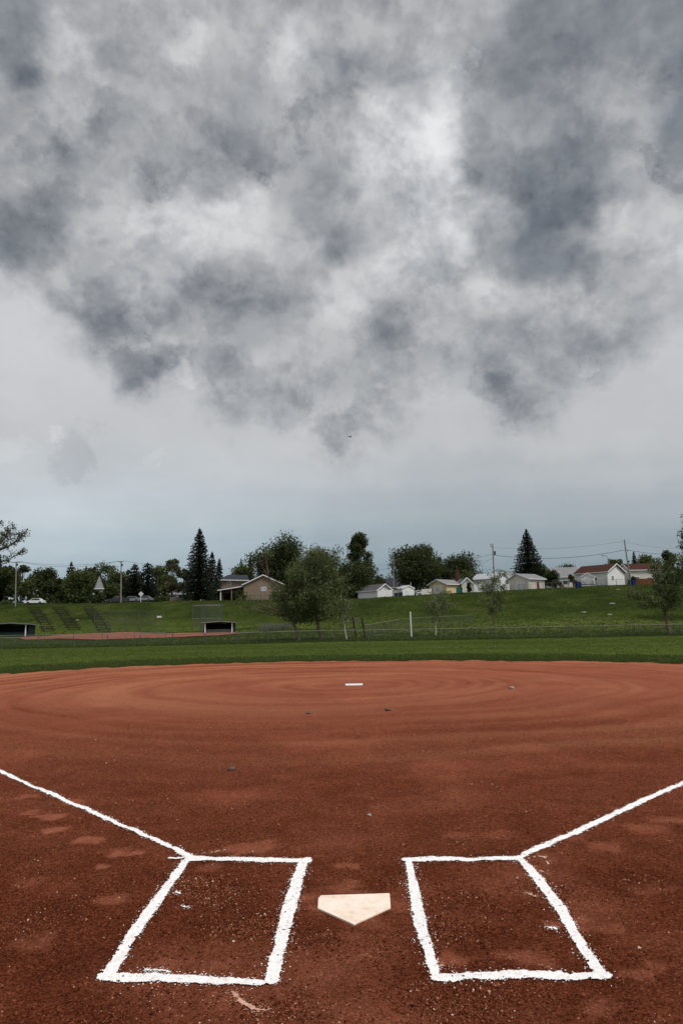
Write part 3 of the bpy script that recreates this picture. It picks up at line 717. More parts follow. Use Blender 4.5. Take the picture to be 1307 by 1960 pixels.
# hillside bleachers
for k, (pa, pb, lab) in enumerate([(66, 93, 'leftmost set of old plank bleachers on the far slope'), (113, 142, 'middle set of old plank bleachers on the far slope'), (169, 199, 'rightmost set of old plank bleachers on the far slope, beside the backstop')]):
    root = thing('bleachers', lab, 'bleachers', gp(pa, 144), group='bleachers on the slope'); o = root.location
    st = []
    for i in range(9):
        D = 145-i*2.5; p = gp(pa+(pb-pa)*i/8, D)-o; w_ = 1.35
        MB().box(p.x-w_,p.x+w_,p.y-.2,p.y+.2,p.z+.30,p.z+.46).build('bench', M['plank'], root); st.append(p)
    for sx in (-.9, .9):
        mb = MB()
        for p, q in zip(st[:-1], st[1:]): mb.bar(p+Vector((sx,0,.22)), q+Vector((sx,0,.22)), .05)
        for p in st: mb.box(p.x+sx-.05,p.x+sx+.05,p.y-.05,p.y+.05,p.z-.2,p.z+.30)
        mb.build('stringer', M['plank'], root)

# timber frame, white post
g0 = gp(664, 77); root = thing('scoreboard_frame', 'empty dark timber frame of three leaning posts with cross rails', 'frame', g0)
for pb, pt, tp in ((664,658,1182),(683,675,1182),(700,692,1182)):
    a_ = gp(pb, 77); t_ = at(pt, tp, 77); MB().bar(a_-g0-Vector((0,0,.3)), t_-g0, .17, .17, (0,1,0)).build('post', M['timber'], root)
for py in (1184, 1192.5, 1201.5):
    MB().bar(at(657+(py-1184)*.15, py, 77.12)-g0, at(694+(py-1184)*.2, py-.6, 77.12)-g0, .09, .14 if py < 1190 else .1).build('rail', M['wood_grey'], root)
g0 = gp(787.5, 79); t_ = at(785, 1172, 79)
o = MB().cyl((0,0,-.3), t_-g0, .085, .08, 10).cyl(t_-g0, t_-g0+Vector((0,0,.05)), .09, .02, 10).build('marker_post', M['sign']); o.location = g0
tag(o, 'single plain white post standing on the grass behind the fence', 'post')
for px, D, s, lab in ((1171,117,.6,'larger pale flat stone on the right hillside'),(1168,102,.4,'smaller pale flat stone low on the right hillside'),(1183,138,.45,'pale flat stone high on the right hillside'),(148,133,.45,'small white stone on the left slope between the bleachers'),(1118,104,.5,'dull flat stone low on the hill left of the other stones')):
    p = gp(px, D); mb = MB(); blob(mb, (0,0,.1), s, rnd, (1,.6,.28)); o = mb.build('flat_stone', M['stone']); o.location = p; tag(o, lab, 'stone')

# ------------------------------------------------------------------ trees
def quads(c, nrm_jit, size, g, up=None, asp=.6):
    """leaf quads at centres c (n,3)"""
    n = len(c); d = g.normal(size=(n,3)); d /= np.linalg.norm(d, axis=1)[:,None]
    e = g.normal(size=(n,3)); e -= (e*d).sum(1)[:,None]*d; e /= np.linalg.norm(e, axis=1)[:,None]
    s = (size*(.6+.8*g.random(n)))[:,None]; u = d*s; w = e*s*asp
    v = np.stack([c-u, c-w*.9+u*.1, c+u, c+w*.9+u*.1], 1).reshape(-1,3)
    return v, np.arange(4*n).reshape(-1,4)
def broadleaf(name, px, D, top_py, wpx, label, mat=None, bottom=.22, seed=0, leaf=.3, n=2400, shape='round', cat='tree', lean_px=0, group=None, trunk_mat='bark', sink=0.0, yoff=0, density=1.0, trunk_r=None, lobes=None):
    g = np.random.default_rng(seed+100); base = gp(px, D); base.z -= sink
    Ht = ztop(px, top_py, D)-base.z; W = wpx/1310*D
    root = thing(name, label, cat, base, 0, group)
    lx = lean_px/1310*D
    cz0 = Ht*bottom; ch = Ht-cz0
    nl = lobes or max(6, int(9+W*.8)); C = []
    for i in range(nl):
        for _ in range(30):
            t = g.random(); a = g.random()*6.283; rr = math.sqrt(g.random())
            prof = {'round': math.sin(pi*min(1, max(0, .12+.8*t)))**.6, 'column': .75*math.sin(pi*(.15+.75*t))**.5, 'pear': (1-t*.72)*(.55+.45*math.sin(pi*min(1, t*2.2+.1)) if t < .5 else 1), 'bush': math.cos(t*pi/2)**.5}[shape]
            x = rr*cos(a)*prof*W/2*.84; y = rr*sin(a)*prof*W/2*.84; z = cz0+ch*(.08+.82*t)
            if all((x-q[0])**2+(y-q[1])**2+(z-q[2])**2 > (W*.11)**2 for q in C): break
        C.append((x, y, z, W*g.uniform(.15,.24)*(1.1 if shape == 'round' else .85)))
    C.append((g.uniform(-.1,.1)*W, 0, Ht-W*.12, W*.13))
    pts = []
    nn = int(n*2.5*density/len(C)); leaf = leaf*.8
    for x, y, z, r in C:
        k = int(nn*(r/(W*.18))**2)+8
        # sub-clumps within the lobe
        m_ = max(8, k//7); cc = g.normal(size=(m_,3)); cc /= np.linalg.norm(cc, axis=1)[:,None]; cc *= (r*(.35+.62*g.random(m_)))[:,None]; cc[:,2] *= .8
        q = cc[g.integers(0, m_, k)]+np.clip(g.normal(size=(k,3)), -1.4, 1.4)*r*.19
        pts.append(q+np.array([x, y, z]))
    c = np.concatenate(pts); c[:,2] = np.clip(c[:,2], .1, None); c[:,0] += lx*(c[:,2]/Ht)
    v, f = quads(c, 1, leaf, g); 
    mesh_np('crown', v, f, mat or G_MID, root)
    mb = MB(); tr = trunk_r or max(.07, Ht*.018)
    top = Vector((lx*.7, 0, cz0+ch*.65)); N = 6
    tp = [Vector((lx*(i/N)*.7+g.normal()*tr*.6*(i > 0), g.normal()*tr*.6*(i > 0), -.3+(top.z+.3)*i/N)) for i in range(N+1)]
    mb.tube(tp, [tr*(1.25-1.0*i/N) for i in range(N+1)], 8)
    for x, y, z, r in C:
        s = tp[min(N-1, max(1, int(N*max(.2, (z-ch*.28)/top.z))))]; e = Vector((x+lx*z/Ht, y, z)); mid = (s+e)/2+Vector((0,0,-r*.2))
        mb.tube([s, mid, e], [tr*.45, tr*.28, tr*.08], 5)
    mb.build('trunk', M[trunk_mat], root)
    return root
def conifer(name, px, D, top_py, wpx, label, seed=0, mat=None, bottom=.05, cat='tree', lean=0, group=None, tiers=None, power=.85, sink=0, dense=1.0):
    g = np.random.default_rng(seed+500); base = gp(px, D); base.z -= sink; Ht = ztop(px, top_py, D)-base.z; Rr = wpx/1310*D/2
    root = thing(name, label, cat, base, 0, group); nt_ = tiers or int(Ht/.42); V = []
    for i in range(nt_):
        t = (i+g.random()*.5)/nt_; z = Ht*(bottom+(1-bottom)*t*.985); rad = Rr*((1-t)**power)*1.05+.08
        if t < .1: rad *= .8+t*2
        nb = int((7+7*(1-t))*dense)
        ph0 = g.random()*6.28
        for b_ in range(nb):
            a = ph0+6.283*b_/nb+g.normal()*.15; r = rad*(.72+.42*g.random()); d = np.array([cos(a), sin(a), 0]); sd = np.array([-sin(a), cos(a), 0])
            m_ = max(2, int(r/.3)); 
            for k in range(m_):
                f0, f1 = k/m_, (k+1.25)/m_; 
                dro = lambda f_: z-.32*r*f_+.14*r*f_*f_*1.2
                p0 = d*r*f0; p1 = d*r*min(1, f1); wv = .34*(1-.55*f1)*(.6+.8*g.random())+.08; j = g.normal()*.1
                tw = sd*wv; dz = np.array([0,0,-.16-.1*g.random()])
                p0 = p0+np.array([0,0,dro(f0)+j]); p1 = p1+np.array([0,0,dro(f1)+j])
                mid = (p0+p1)/2
                V += [p0, mid+tw+dz, p1, mid-tw+dz]
                if g.random() < .6: V += [p0, p1, p1+np.array([0,0,-.35*g.random()]), mid+np.array([0,0,-.42])+sd*g.normal()*.12]
    V += [np.array([0,0,Ht*.95]), np.array([.09,0,Ht*.97]), np.array([0,0,Ht*1.0]), np.array([-.09,0,Ht*.97])]
    V = np.array(V); V[:,0] += lean/1310*D*V[:,2]/Ht
    mesh_np('crown', V, np.arange(len(V)).reshape(-1,4), mat or G_SPRUCE, root)
    MB().cyl((0,0,-.4), (lean/1310*D*.9,0,Ht*.92), max(.08, Ht*.014), .02, 7).build('trunk', M['bark'], root)
    return root
T = broadleaf
GR = 'trees along the top of the slope'
T('broadleaf_tree', 8, 170, 1086, 56, 'dark bushy tree at the left edge behind the first power pole', G_DARK, .1, 1, .3, 2600, group=GR)
T('broadleaf_tree', 40, 178, 1080, 44, 'tall feathery tree just right of the leftmost power pole', G_OLIVE, .15, 2, .28, 1700, 'column', group=GR)
T('broadleaf_tree', 80, 174, 1092, 74, 'dark rounded tree above the white house at the left', G_DARK, .1, 3, .3, 2800, group=GR)
T('broadleaf_tree', 57, 166, 1107, 46, 'lighter green small tree in front of the dark rounded one at left', G_MID, .12, 4, .26, 2400, group=GR)
T('broadleaf_tree', 108, 168, 1106, 50, 'dark low tree right of the white house at the left', G_DARK, .04, 5, .3, 2400, group=GR)
T('broadleaf_tree', 148, 168, 1099, 84, 'wide mid-green round tree left of the grey spire', G_MID, .06, 6, .3, 3600, group=GR)
T('broadleaf_tree', 199, 182, 1079, 66, 'open-crowned tree showing sky gaps behind the grey spire', G_MID, .2, 7, .28, 1900, group=GR)
T('broadleaf_tree', 176, 184, 1084, 30, 'thin light tree left of the open-crowned tree by the spire', G_MID, .2, 77, .28, 900, group=GR)
T('broadleaf_tree', 220, 172, 1096, 60, 'mid-green tree just left of the second power pole', G_MID, .06, 8, .3, 2200, group=GR)
T('broadleaf_tree', 246, 180, 1090, 54, 'mid-green tree just right of the second power pole', G_DARK, .06, 88, .3, 1800, group=GR)
T('broadleaf_tree', 303, 182, 1083, 62, 'green round tree right of the two dark firs', G_MID, .08, 9, .3, 2200, group=GR)
T('broadleaf_tree', 330, 168, 1068, 56, 'brownish feathery tree left of the tallest spruce', G_OLIVE, .1, 10, .26, 2200, 'pear', group=GR)
T('broadleaf_tree', 187, 161, 1130, 34, 'low dark tree hiding the body of the spired building', G_DARK, .0, 61, .26, 1500, 'bush', group=GR)
T('broadleaf_tree', 312, 162, 1122, 34, 'low green bush-like tree at the foot of the feathery one', G_MID, .02, 110, .24, 1500, 'bush', group=GR)
T('broadleaf_tree', 352, 178, 1088, 34, 'dim green tree filling the gap beside the tallest spruce', G_MID, .06, 11, .3, 1500, group=GR)
T('broadleaf_tree', 462, 200, 1086, 62, 'mid-green tree rising behind the tan house roof', G_MID, .2, 12, .3, 1900, group=GR)
T('broadleaf_tree', 541, 190, 1037, 120, 'largest dark broad tree behind the tan house', G_DARK, .14, 13, .34, 7600, group=GR, lobes=26)
T('broadleaf_tree', 612, 185, 1056, 92, 'dark green tree behind the two leaning trees', G_DARK, .1, 14, .32, 3200, group=GR)
T('broadleaf_tree', 655, 176, 1084, 44, 'dark low tree left of the tall dark poplar', G_DARK, .05, 15, .3, 1900, group=GR)
T('poplar_tree', 690, 181, 1018, 60, 'tall dense dark poplar with a narrow ragged top', G_DARK, .18, 16, .3, 5200, 'column', group=GR, lobes=34)
T('poplar_tree', 686, 177.5, 1070, 104, 'wide dark lower tree in front of the tall poplar', G_DARK, .02, 17, .32, 5200, group=GR, lobes=20)
T('broadleaf_tree', 797, 190, 1042, 104, 'large dark round tree behind the yellow garage', G_DARK, .12, 18, .34, 5000, group=GR, lobes=24)
T('broadleaf_tree', 838, 200, 1066, 74, 'lower dark tree joining the round tree and its right neighbour', G_DARK, .08, 19, .32, 2200, group=GR)
T('broadleaf_tree', 880, 200, 1068, 96, 'broad low dark tree right of the large round one', G_DARK, .1, 20, .32, 3600, group=GR, lobes=18)
T('broadleaf_tree', 895, 178, 1090, 24, 'little light green tree above the roof of the small garage', G_LIGHT, .4, 21, .22, 500, group=GR)
T('broadleaf_tree', 745, 215, 1108, 70, 'dim dark tree low between the poplar and the round tree', G_DARK, .0, 22, .34, 1600, group=GR)
T('broadleaf_tree', 1028, 184, 1083, 62, 'light green leafy tree at the foot of the right spruce', G_MID, .1, 23, .26, 2300, group=GR)
T('broadleaf_tree', 1056, 180, 1096, 38, 'dark green shrub-like tree right of the light green one', G_DARK, .05, 24, .26, 1500, group=GR)
T('broadleaf_tree', 1095, 172, 1099, 24, 'dark bush beside the left wall of the white brown-roofed house', G_DARK, .0, 25, .22, 900, 'bush', group=GR)
T('broadleaf_tree', 1092, 260, 1083, 62, 'far tree showing over the pale grey roof', G_DARK, .2, 26, .35, 1500, group=GR)
T('broadleaf_tree', 1186, 230, 1071, 44, 'far tree behind the ridge of the brown-roofed house', G_MID, .2, 27, .35, 1200, group=GR)
T('broadleaf_tree', 1240, 230, 1066, 56, 'far light green tree right of the small dark fir', G_MID, .2, 28, .35, 1800, group=GR)
T('broadleaf_tree', 1285, 190, 1052, 50, 'dark tree with a pointed top at the right edge', G_DARK, .1, 29, .3, 2400, 'pear', group=GR)
T('broadleaf_tree', 1212, 168, 1103, 20, 'small dark shrub right of the leaning pole', G_DARK, .0, 30, .22, 700, 'bush', group=GR)
T('broadleaf_tree', 1065, 171, 1110, 26, 'low grey-green shrub left of the flower tubs', G_OLIVE, .0, 31, .2, 800, 'bush', group=GR)
T('broadleaf_tree', -30, 168, 1092, 60, 'dark tree just outside the left edge', G_DARK, .1, 32, .3, 2000, group=GR)
T('broadleaf_tree', 1345, 175, 1070, 60, 'dark tree just outside the right edge', G_DARK, .1, 33, .3, 2000, group=GR)
g = np.random.default_rng(77); Cs = []
for (pa, pb, D, tp, n) in ((-80,372,215,1106,5200),(440,765,225,1108,3200),(760,930,225,1098,1500),(1150,1380,235,1082,1800)):
    px = pa+(pb-pa)*g.random(n); t = g.random(n)**.7; b0 = gp((pa+pb)/2, D)
    top = np.array([ztop(p, tp, D) for p in px])-(fbm(px*.06, px*0, 3, 5))*3.5; x = np.array([az(p) for p in px])*D
    Cs.append(np.c_[x, D+g.random(n)*6, b0.z-1+(top-b0.z+1)*t])
v, f = quads(np.concatenate(Cs), 1, .55, g)
tag(mesh_np('distant_wood', v, f, G_DARK), 'dark mass of trees behind the houses', 'wood', kind='stuff')
GS = 'spruces along the top of the slope'
K = conifer
K('spruce_tree', 380, 163, 1008, 74, 'tallest dark blue-green spruce left of the tan house', 1, group=GS, power=.7, dense=1.2)
K('spruce_tree', 405, 167, 1054, 46, 'shorter spruce touching the right side of the tallest one', 2, group=GS, power=.7)
K('spruce_tree', 419, 178, 1067, 26, 'narrow spruce rightmost of the three beside the tan house', 3, group=GS, power=.6)
K('spruce_tree', 133, 182, 1073, 46, 'dark pointed spruce standing above the trees left of the spire', 4, group=GS, power=.75)
K('spruce_tree', 162, 188, 1081, 26, 'small narrow spruce right of the dark pointed one', 5, group=GS)
K('spruce_tree', 256, 172, 1077, 50, 'dark fir left of its wider twin near the diamond sign', 6, group=GS, power=.5)
K('spruce_tree', 281, 173, 1075, 56, 'wider dark ragged fir right of its twin near the diamond sign', 7, group=GS, power=.45)
K('spruce_tree', 461, 215, 1067, 32, 'small spruce behind the dark roof of the tan house', 8, group=GS)
K('spruce_tree', 479, 215, 1056, 24, 'slender pointed spruce left of the largest dark tree', 9, group=GS)
K('spruce_tree', 1014, 184, 1010, 84, 'large layered dark spruce standing alone above the right garages', 10, group=GS, power=.8, dense=1.2)
K('spruce_tree', 1218, 215, 1054, 30, 'small dark fir between the leaning pole and the right tree', 11, group=GS)
K('spruce_tree', -6, 172, 1060, 42, 'dark fir cut by the left edge of the picture', 12, group=GS)
# hedges and shrubs
def shrub(px, D, top_py, wpx, label, mat, seed, name='shrub', n=500, leaf=.16, cat='shrub'):
    return T(name, px, D, top_py, wpx, label, mat, .0, seed, leaf, n, 'bush', cat)
shrub(457, 163, 1128, 30, 'dark green shrub in front of the porch of the tan house', G_DARK, 40, n=1300)
shrub(897.5, 167, 1115, 17, 'clipped dark hedge beside the small garage door', G_DARK, 41, n=1200)
shrub(365, 160, 1141, 18, 'dark shrub at the foot of the tallest spruce', G_DARK, 42)
shrub(10, 160, 1150, 30, 'leafy shrub at the far left edge on top of the slope', G_MID, 43)
shrub(100, 163, 1140, 26, 'very dark shrub in front of the white house at left', G_DARK, 44, n=800)

# ---- the nearer trees
def limb_tree(name, base, Ht, limbs, label, mat, seed, leaf, n_leaf, bark='bark', tr=.12, clump=.5, cat='tree', bare=()):
    """limbs: list of polylines of offsets (x,y,z) m; first is the trunk. leaves gather along the outer half of limbs"""
    g = np.random.default_rng(seed+900); root = thing(name, label, cat, base); mb = MB(); tips = []
    for li, ln in enumerate(limbs):
        pts = [Vector(p) for p in ln]; r0 = tr if li == 0 else tr*.5
        # subdivide with jitter
        P = []
        for a_, b2 in zip(pts[:-1], pts[1:]):
            for k in range(3): P.append(a_.lerp(b2, k/3)+(Vector(g.normal(size=3))*(b2-a_).length*.025 if (P or k) else Vector((0,0,0))))
        P.append(pts[-1]); N = len(P)
        mb.tube(P, [r0*(1-.82*i/(N-1)) for i in range(N)], 7)
        s0 = N//3 if li == 0 else 1
        for i in range(s0, N):
            for _ in range(3 if li else 2):
                dr = Vector(g.normal(size=3)); dr.z = abs(dr.z)*.6+.05; dr.normalize(); Lb = clump*g.uniform(.8, 2.1)
                e = P[i]+dr*Lb; mid = P[i].lerp(e, .5)+Vector(g.normal(size=3))*Lb*.1
                mb.tube([P[i], mid, e], [r0*.26*(1-.6*i/N), r0*.15, .006], 5)
                if li not in bare or g.random() < .12: tips += [(mid, .5), (e, 1.), (e, 1.)]
    mb.build('trunk', M[bark], root, smooth=True)
    tips_p = np.array([t[0][:] for t in tips]); k = g.integers(0, len(tips), n_leaf)
    c = tips_p[k]+np.clip(g.normal(size=(n_leaf,3)), -1.7, 1.7)*clump*.38
    v, f = quads(c, 1, leaf, g, asp=.65); mesh_np('crown', v, f, mat, root)
    return root
def loc(px, py, D, base, dy=0):
    p = at(px, py, D); return (p.x-base.x, dy, p.z-base.z)
B = gp(574, 75); D = 75
l = lambda a_, b2, dy=0: loc(a_, b2, D, B, dy)
limb_tree('leaning_tree', B, 9, [[(0,0,-.2), l(566,1205), l(555,1178), l(548,1150,.3), l(552,1120,.5), l(560,1090,.6)],
   [l(558,1182), l(575,1160,-.8), l(596,1138,-1.2)], [l(553,1165), l(538,1150,.8), l(528,1140,1.2)], [l(549,1148), l(570,1125,-1), l(588,1100,-1.5)],
   [l(549,1148), l(530,1124,.5), l(512,1102,.8), l(492,1072,1.0)], [l(552,1170), l(530,1168,-1), l(505,1160,-1.5), l(490,1152,-2)], [l(512,1102,.8), l(508,1075,1), l(506,1060,1)], [l(555,1178), l(520,1177,-.4), l(500,1170,-.8), l(482,1164,-1)], [l(560,1190), l(580,1190,1.2), l(596,1178,1.6)]],
   'left of the two leaning trees behind the fence, with bare dead branches on its left', G_LIGHT, 1, .10, 9500, 'bark_red', .2, .8, bare=(4,5,6,7))
B = gp(616, 76); D = 76
limb_tree('leaning_tree', B, 10, [[(0,0,-.2), l(611,1205), l(605,1180), l(607,1140), l(610,1100), l(612,1068)],
   [l(606,1180), l(622,1160,.8), l(640,1135,1), l(648,1112,1)], [l(606,1160), l(590,1140,-1), l(582,1110,-1.2), l(583,1080,-1)], [l(608,1130), l(628,1105,-.6), l(635,1076,-.8)], [l(609,1120), l(598,1095,1), l(596,1068,1)],
   [l(608,1190), l(632,1180,-1), l(650,1165,-1.4)], [l(607,1175), l(588,1172,1.2), l(575,1160,1.6)], [l(607,1150), l(632,1138,1.8), l(655,1130,2)], [l(606,1170), l(606,1150,-2), l(612,1130,-2.6)], [l(609,1110), l(612,1085,-1.6), l(618,1062,-1.6)]],
   'right and fuller of the two leaning trees behind the fence, dense with leaves', G_LIGHT, 2, .10, 16000, 'bark_red', .2, .9)
B = gp(664, 76); D = 76
limb_tree('young_tree', B, 5, [[(0,0,-.2), l(660,1205), l(657,1185), l(655,1160), l(652,1142)], [l(657,1185), l(665,1170,.4), l(668,1158,.5)], [l(656,1172), l(646,1160,-.4), l(642,1150,-.5)]],
   'young pale-barked tree against the dark timber frame', G_LIGHT, 3, .075, 1700, 'bark_pale', .085, .4)
B = gp(834, 82); D = 82
limb_tree('young_birch', B, 5, [[(0,0,-.2), l(834,1200), l(836,1188), l(838,1176), l(836,1160), l(832,1142)], [l(838,1176), l(850,1168,.4), l(862,1158,.6)], [l(838,1178), l(826,1166,-.4), l(820,1152,-.6)], [l(837,1165), l(848,1148,.5), l(854,1138,.6)]],
   'small white-barked tree with sparse leaves on the slope foot', G_LIGHT, 4, .09, 2200, 'bark_pale', .085, .5)
B = gp(947, 83); D = 83
limb_tree('sapling', B, 8, [[(0,0,-.2), l(946,1190), l(945,1165), l(943,1135), l(940,1100)], [l(945,1175), l(958,1160,.6), l(966,1150,.8)], [l(945,1175), l(930,1160,-.6), l(920,1150,-.8)], [l(944,1155), l(957,1138,-.6), l(964,1126,-.8)], [l(944,1150), l(930,1133,.5), l(924,1122,.6)], [l(942,1130), l(950,1115,.3), l(953,1103,.4)]],
   'slender silvery sapling standing on the slope in front of the white garages', G_LIGHT, 5, .09, 3000, 'bark_red', .085, .48)
B = gp(1281, 74.5); D = 74.5
limb_tree('leaning_tree', B, 9, [[(0,0,-.2), l(1276,1190), l(1270,1165), l(1262,1135), l(1258,1108), l(1262,1085)], [l(1270,1165), l(1250,1150,.5), l(1232,1146,.8), l(1218,1142,1)], [l(1266,1150), l(1284,1125,-.6), l(1298,1095,-1), l(1305,1075,-1)], [l(1262,1135), l(1280,1110,1), l(1290,1085,1.3)], [l(1272,1170), l(1295,1150,.6), l(1320,1140,.8)], [l(1268,1155), l(1240,1158,-.8), l(1228,1160,-1)], [l(1284,1125,-.6), l(1310,1108,-1), l(1330,1095,-1)]],
   'leaning tree with a twisted trunk and wind-blown leaves near the right edge', G_LIGHT, 6, .10, 11000, 'bark_red', .2, .62)
# branch of a tree standing outside the left edge, and a big dark one outside the right edge
B = gp(-70, 44); D = 44
limb_tree('overhanging_tree', B, 9, [[(0,0,-.2), l(-68,1150), l(-60,1100), l(-50,1050), l(-45,1000)], [l(-60,1100), l(-25,1078,.3), l(5,1072,.5), l(32,1055,.6)], [l(-55,1080), l(-20,1060,-.3), l(8,1042,-.5), l(22,1025,-.5)], [l(-50,1060), l(-15,1045,.3), l(5,1030,.2), l(18,1012,.2)], [l(-20,1060,-.3), l(20,1050,-.5), l(44,1035,-.5), l(50,1026,-.5)], [l(-50,1050), l(-20,1020), l(-5,1005)]],
   'tree outside the left edge whose leafy branch reaches into the picture', G_OLIVE, 7, .055, 4200, 'bark', .15, .26)
T('broadleaf_tree', 1352, 95, 975, 108, 'tall dark tree outside the right edge whose leaves hang into the picture', G_DARK, .3, 55, .17, 5200, 'pear', lobes=26)
#@@PART3
# ------------------------------------------------------------------ buildings
def building(name, label, cat, px, D, beta, eave_py, ridge_py, Wr=None, Wl=None, px_r=None, px_l=None, gable='front', wall='white_siding', roof='grey_shingle', over=.35, feats=(), trim='white_trim', drop=.8, group=None, base_z=None):
    C = gp(px, D); b = R(beta)
    if px_r is not None: a = az(px_r); Wr = (a*C.y-C.x)/(cos(b)-a*sin(b))
    if px_l is not None: a = az(px_l); Wl = (C.x-a*C.y)/(sin(b)+a*cos(b))
    root = thing(name, label, cat, C, b, group)
    h = ztop(px, eave_py, D)-C.z
    mid = C+Vector((cos(b)*Wr/2, sin(b)*Wr/2, 0)) if gable == 'front' else C+Vector((-sin(b)*Wl/2, cos(b)*Wl/2, 0))
    if gable == 'side' and beta < 8: mid = C+Vector((0, Wl/2, 0))
    d = ray(px, ridge_py); rise = (CAMH+d.z/d.y*mid.y)-C.z-h; rise = max(rise, .3)
    mb = MB()
    if gable == 'front':
        sec = [(0,-drop),(Wr,-drop),(Wr,h),(Wr/2,h+rise),(0,h)]
        vs = [(x,0,z) for x, z in sec]+[(x,Wl,z) for x, z in sec]
    else:
        sec = [(0,-drop),(Wl,-drop),(Wl,h),(Wl/2,h+rise),(0,h)]
        vs = [(0,y,z) for y, z in sec]+[(Wr,y,z) for y, z in sec]
    mb.add(vs, [(0,1,2,3,4),(9,8,7,6,5)]+[(i,(i+1)%5,5+(i+1)%5,5+i) for i in range(5)])
    mb.build('wall', M[wall], root)
    o = over; W = Wr if gable == 'front' else Wl; Ln = Wl if gable == 'front' else Wr; k = rise/(W/2)
    def q(x, y, z): return (x, y, z) if gable == 'front' else (y, x, z)
    t = .02
    rm = MB()
    rm.slab([q(-o,-o,h-o*k+t), q(W/2,-o,h+rise+t), q(W/2,Ln+o,h+rise+t), q(-o,Ln+o,h-o*k+t)], .12)
    rm.slab([q(W+o,-o,h-o*k+t), q(W/2+.001,-o,h+rise+t), q(W/2+.001,Ln+o,h+rise+t), q(W+o,Ln+o,h-o*k+t)], .12)
    rm.build('roof', M[roof], root)
    fm = MB(); e = .03; fw = .22
    for yy in (-o-e, Ln+o+e):
        fm.bar(q(-o,yy,h-o*k+.05), q(W/2,yy,h+rise+.05), .05, fw, (0,0,1)); fm.bar(q(W+o,yy,h-o*k+.05), q(W/2,yy,h+rise+.05), .05, fw, (0,0,1))
    for xx in (-o-.03, W+o+.03): fm.bar(q(xx,-o,h-o*k+.05), q(xx,Ln+o,h-o*k+.05), .06, .18)
    fm.build('fascia', M[trim], root)
    for ft in feats:
        face, kind, u, z, w, hh = ft[:6]; mt_ = ft[6] if len(ft) > 6 else None
        def fbx(mb_, u0, u1, z0, z1, d0, d1):
            if face == 'front': mb_.box(u0,u1,-d1,-d0,z0,z1)
            elif face == 'left': mb_.box(-d1,-d0,u0,u1,z0,z1)
            else: mb_.box(Wr+d0,Wr+d1,u0,u1,z0,z1)
        if kind == 'window':
            f_ = MB(); s = .09
            fbx(f_,u-w/2-s,u+w/2+s,z-s,z,.0,.06); fbx(f_,u-w/2-s,u+w/2+s,z+hh,z+hh+s,.0,.06); fbx(f_,u-w/2-s,u-w/2,z,z+hh,.0,.06); fbx(f_,u+w/2,u+w/2+s,z,z+hh,.0,.06); fbx(f_,u-.03,u+.03,z,z+hh,.03,.055)
            fo = f_.build('window', M[trim], root); p_ = MB(); fbx(p_,u-w/2,u+w/2,z,z+hh,.004,.025); p_.build('pane', M[mt_ or 'glass'], fo)
        elif kind == 'garage_door':
            f_ = MB(); fbx(f_,u-w/2,u+w/2,z,z+hh,.004,.03)
            for i in range(1, 4): fbx(f_,u-w/2,u+w/2,z+hh*i/4-.02,z+hh*i/4+.02,.03,.045)
            fo = f_.build('garage_door', M[mt_ or 'door_white'], root); s = .1
            t_ = MB(); fbx(t_,u-w/2-s,u-w/2,z,z+hh+s,.0,.06); fbx(t_,u+w/2,u+w/2+s,z,z+hh+s,.0,.06); fbx(t_,u-w/2,u+w/2,z+hh,z+hh+s,.0,.06); t_.build('frame', M[trim], fo)
        elif kind == 'door':
            f_ = MB(); fbx(f_,u-w/2,u+w/2,z,z+hh,.004,.04); fo = f_.build('door', M[mt_ or 'door_white'], root)
            k_ = MB(); fbx(k_,u+w/2-.15,u+w/2-.08,z+.9,z+1.0,.04,.09); k_.build('handle', M['steel'], fo)
        elif kind == 'vent':
            f_ = MB(); fbx(f_,u-w/2,u+w/2,z,z+hh,.0,.03); f_.build('vent', M[mt_ or 'dark'], root)
    return root, (Wr, Wl, h, rise)
# white garage with dark roof
W1, d1 = building('garage', 'white garage with dark grey roof left of the thin pole', 'garage', 722, 166, 38, 1129.5, 1118.5, px_r=752, px_l=686, roof='charcoal_shingle', feats=[('front','vent',2.2,2.55,.4,.3)])
building('house', 'house with a black-brown roof behind the white garage', 'house', 722, 205, 5, 1124, 1109, Wr=9.5, Wl=8, gable='side', roof='dark_shingle', wall='cream_siding')
S1, ds = building('shed', 'small rounded white shed between the thin pole and the white gate', 'shed', 770, 170, 35, 1126.5, 1121.5, px_r=795, px_l=762, roof='pale_roof', over=.12, feats=[('front','door',1.6,0,.9,1.4)])
# yellow garage: gable with door on the left face
Y1, dy_ = building('garage', 'pale yellow garage with a white overhead door', 'garage', 855, 174, 42, 1117.5, 1109.5, px_r=885, px_l=824, gable='side', wall='yellow_siding', roof='grey_shingle', over=.45, feats=[('left','garage_door',2.9,0,2.6,2.05)])
building('house', 'house with pale grey roof behind the yellow garage', 'house', 868, 196, 0, 1111, 1098, Wr=9, Wl=9, gable='side', wall='cream_siding', roof='grey_shingle')
c = gp(877, 190); o = MB().box(-.45,.45,-.45,.45,-1,ztop(877,1092,190)-c.z).box(-.52,.52,-.52,.52,ztop(877,1092,190)-c.z,ztop(877,1091,190)-c.z+.05).build('chimney', M['brick']); o.location = c
hs_ = [q for q in COL.objects if q.get('label') == 'house with pale grey roof behind the yellow garage'][0]
o.parent = hs_; o.location = c-hs_.location
building('garage', 'narrow white garage with grey roof beside the dark hedge', 'garage', 884.5, 176, 4, 1116, 1106.5, px_r=907, Wl=7, roof='grey_shingle', wall='cream_siding', over=.3)
building('house', 'white building with a pale metal roof behind the silvery sapling', 'house', 953.5, 174, 38, 1105.5, 1096, px_r=977, px_l=909, roof='pale_roof', wall='white_siding', over=.35, feats=[('left','window',1.2,1.5,.8,.8)])
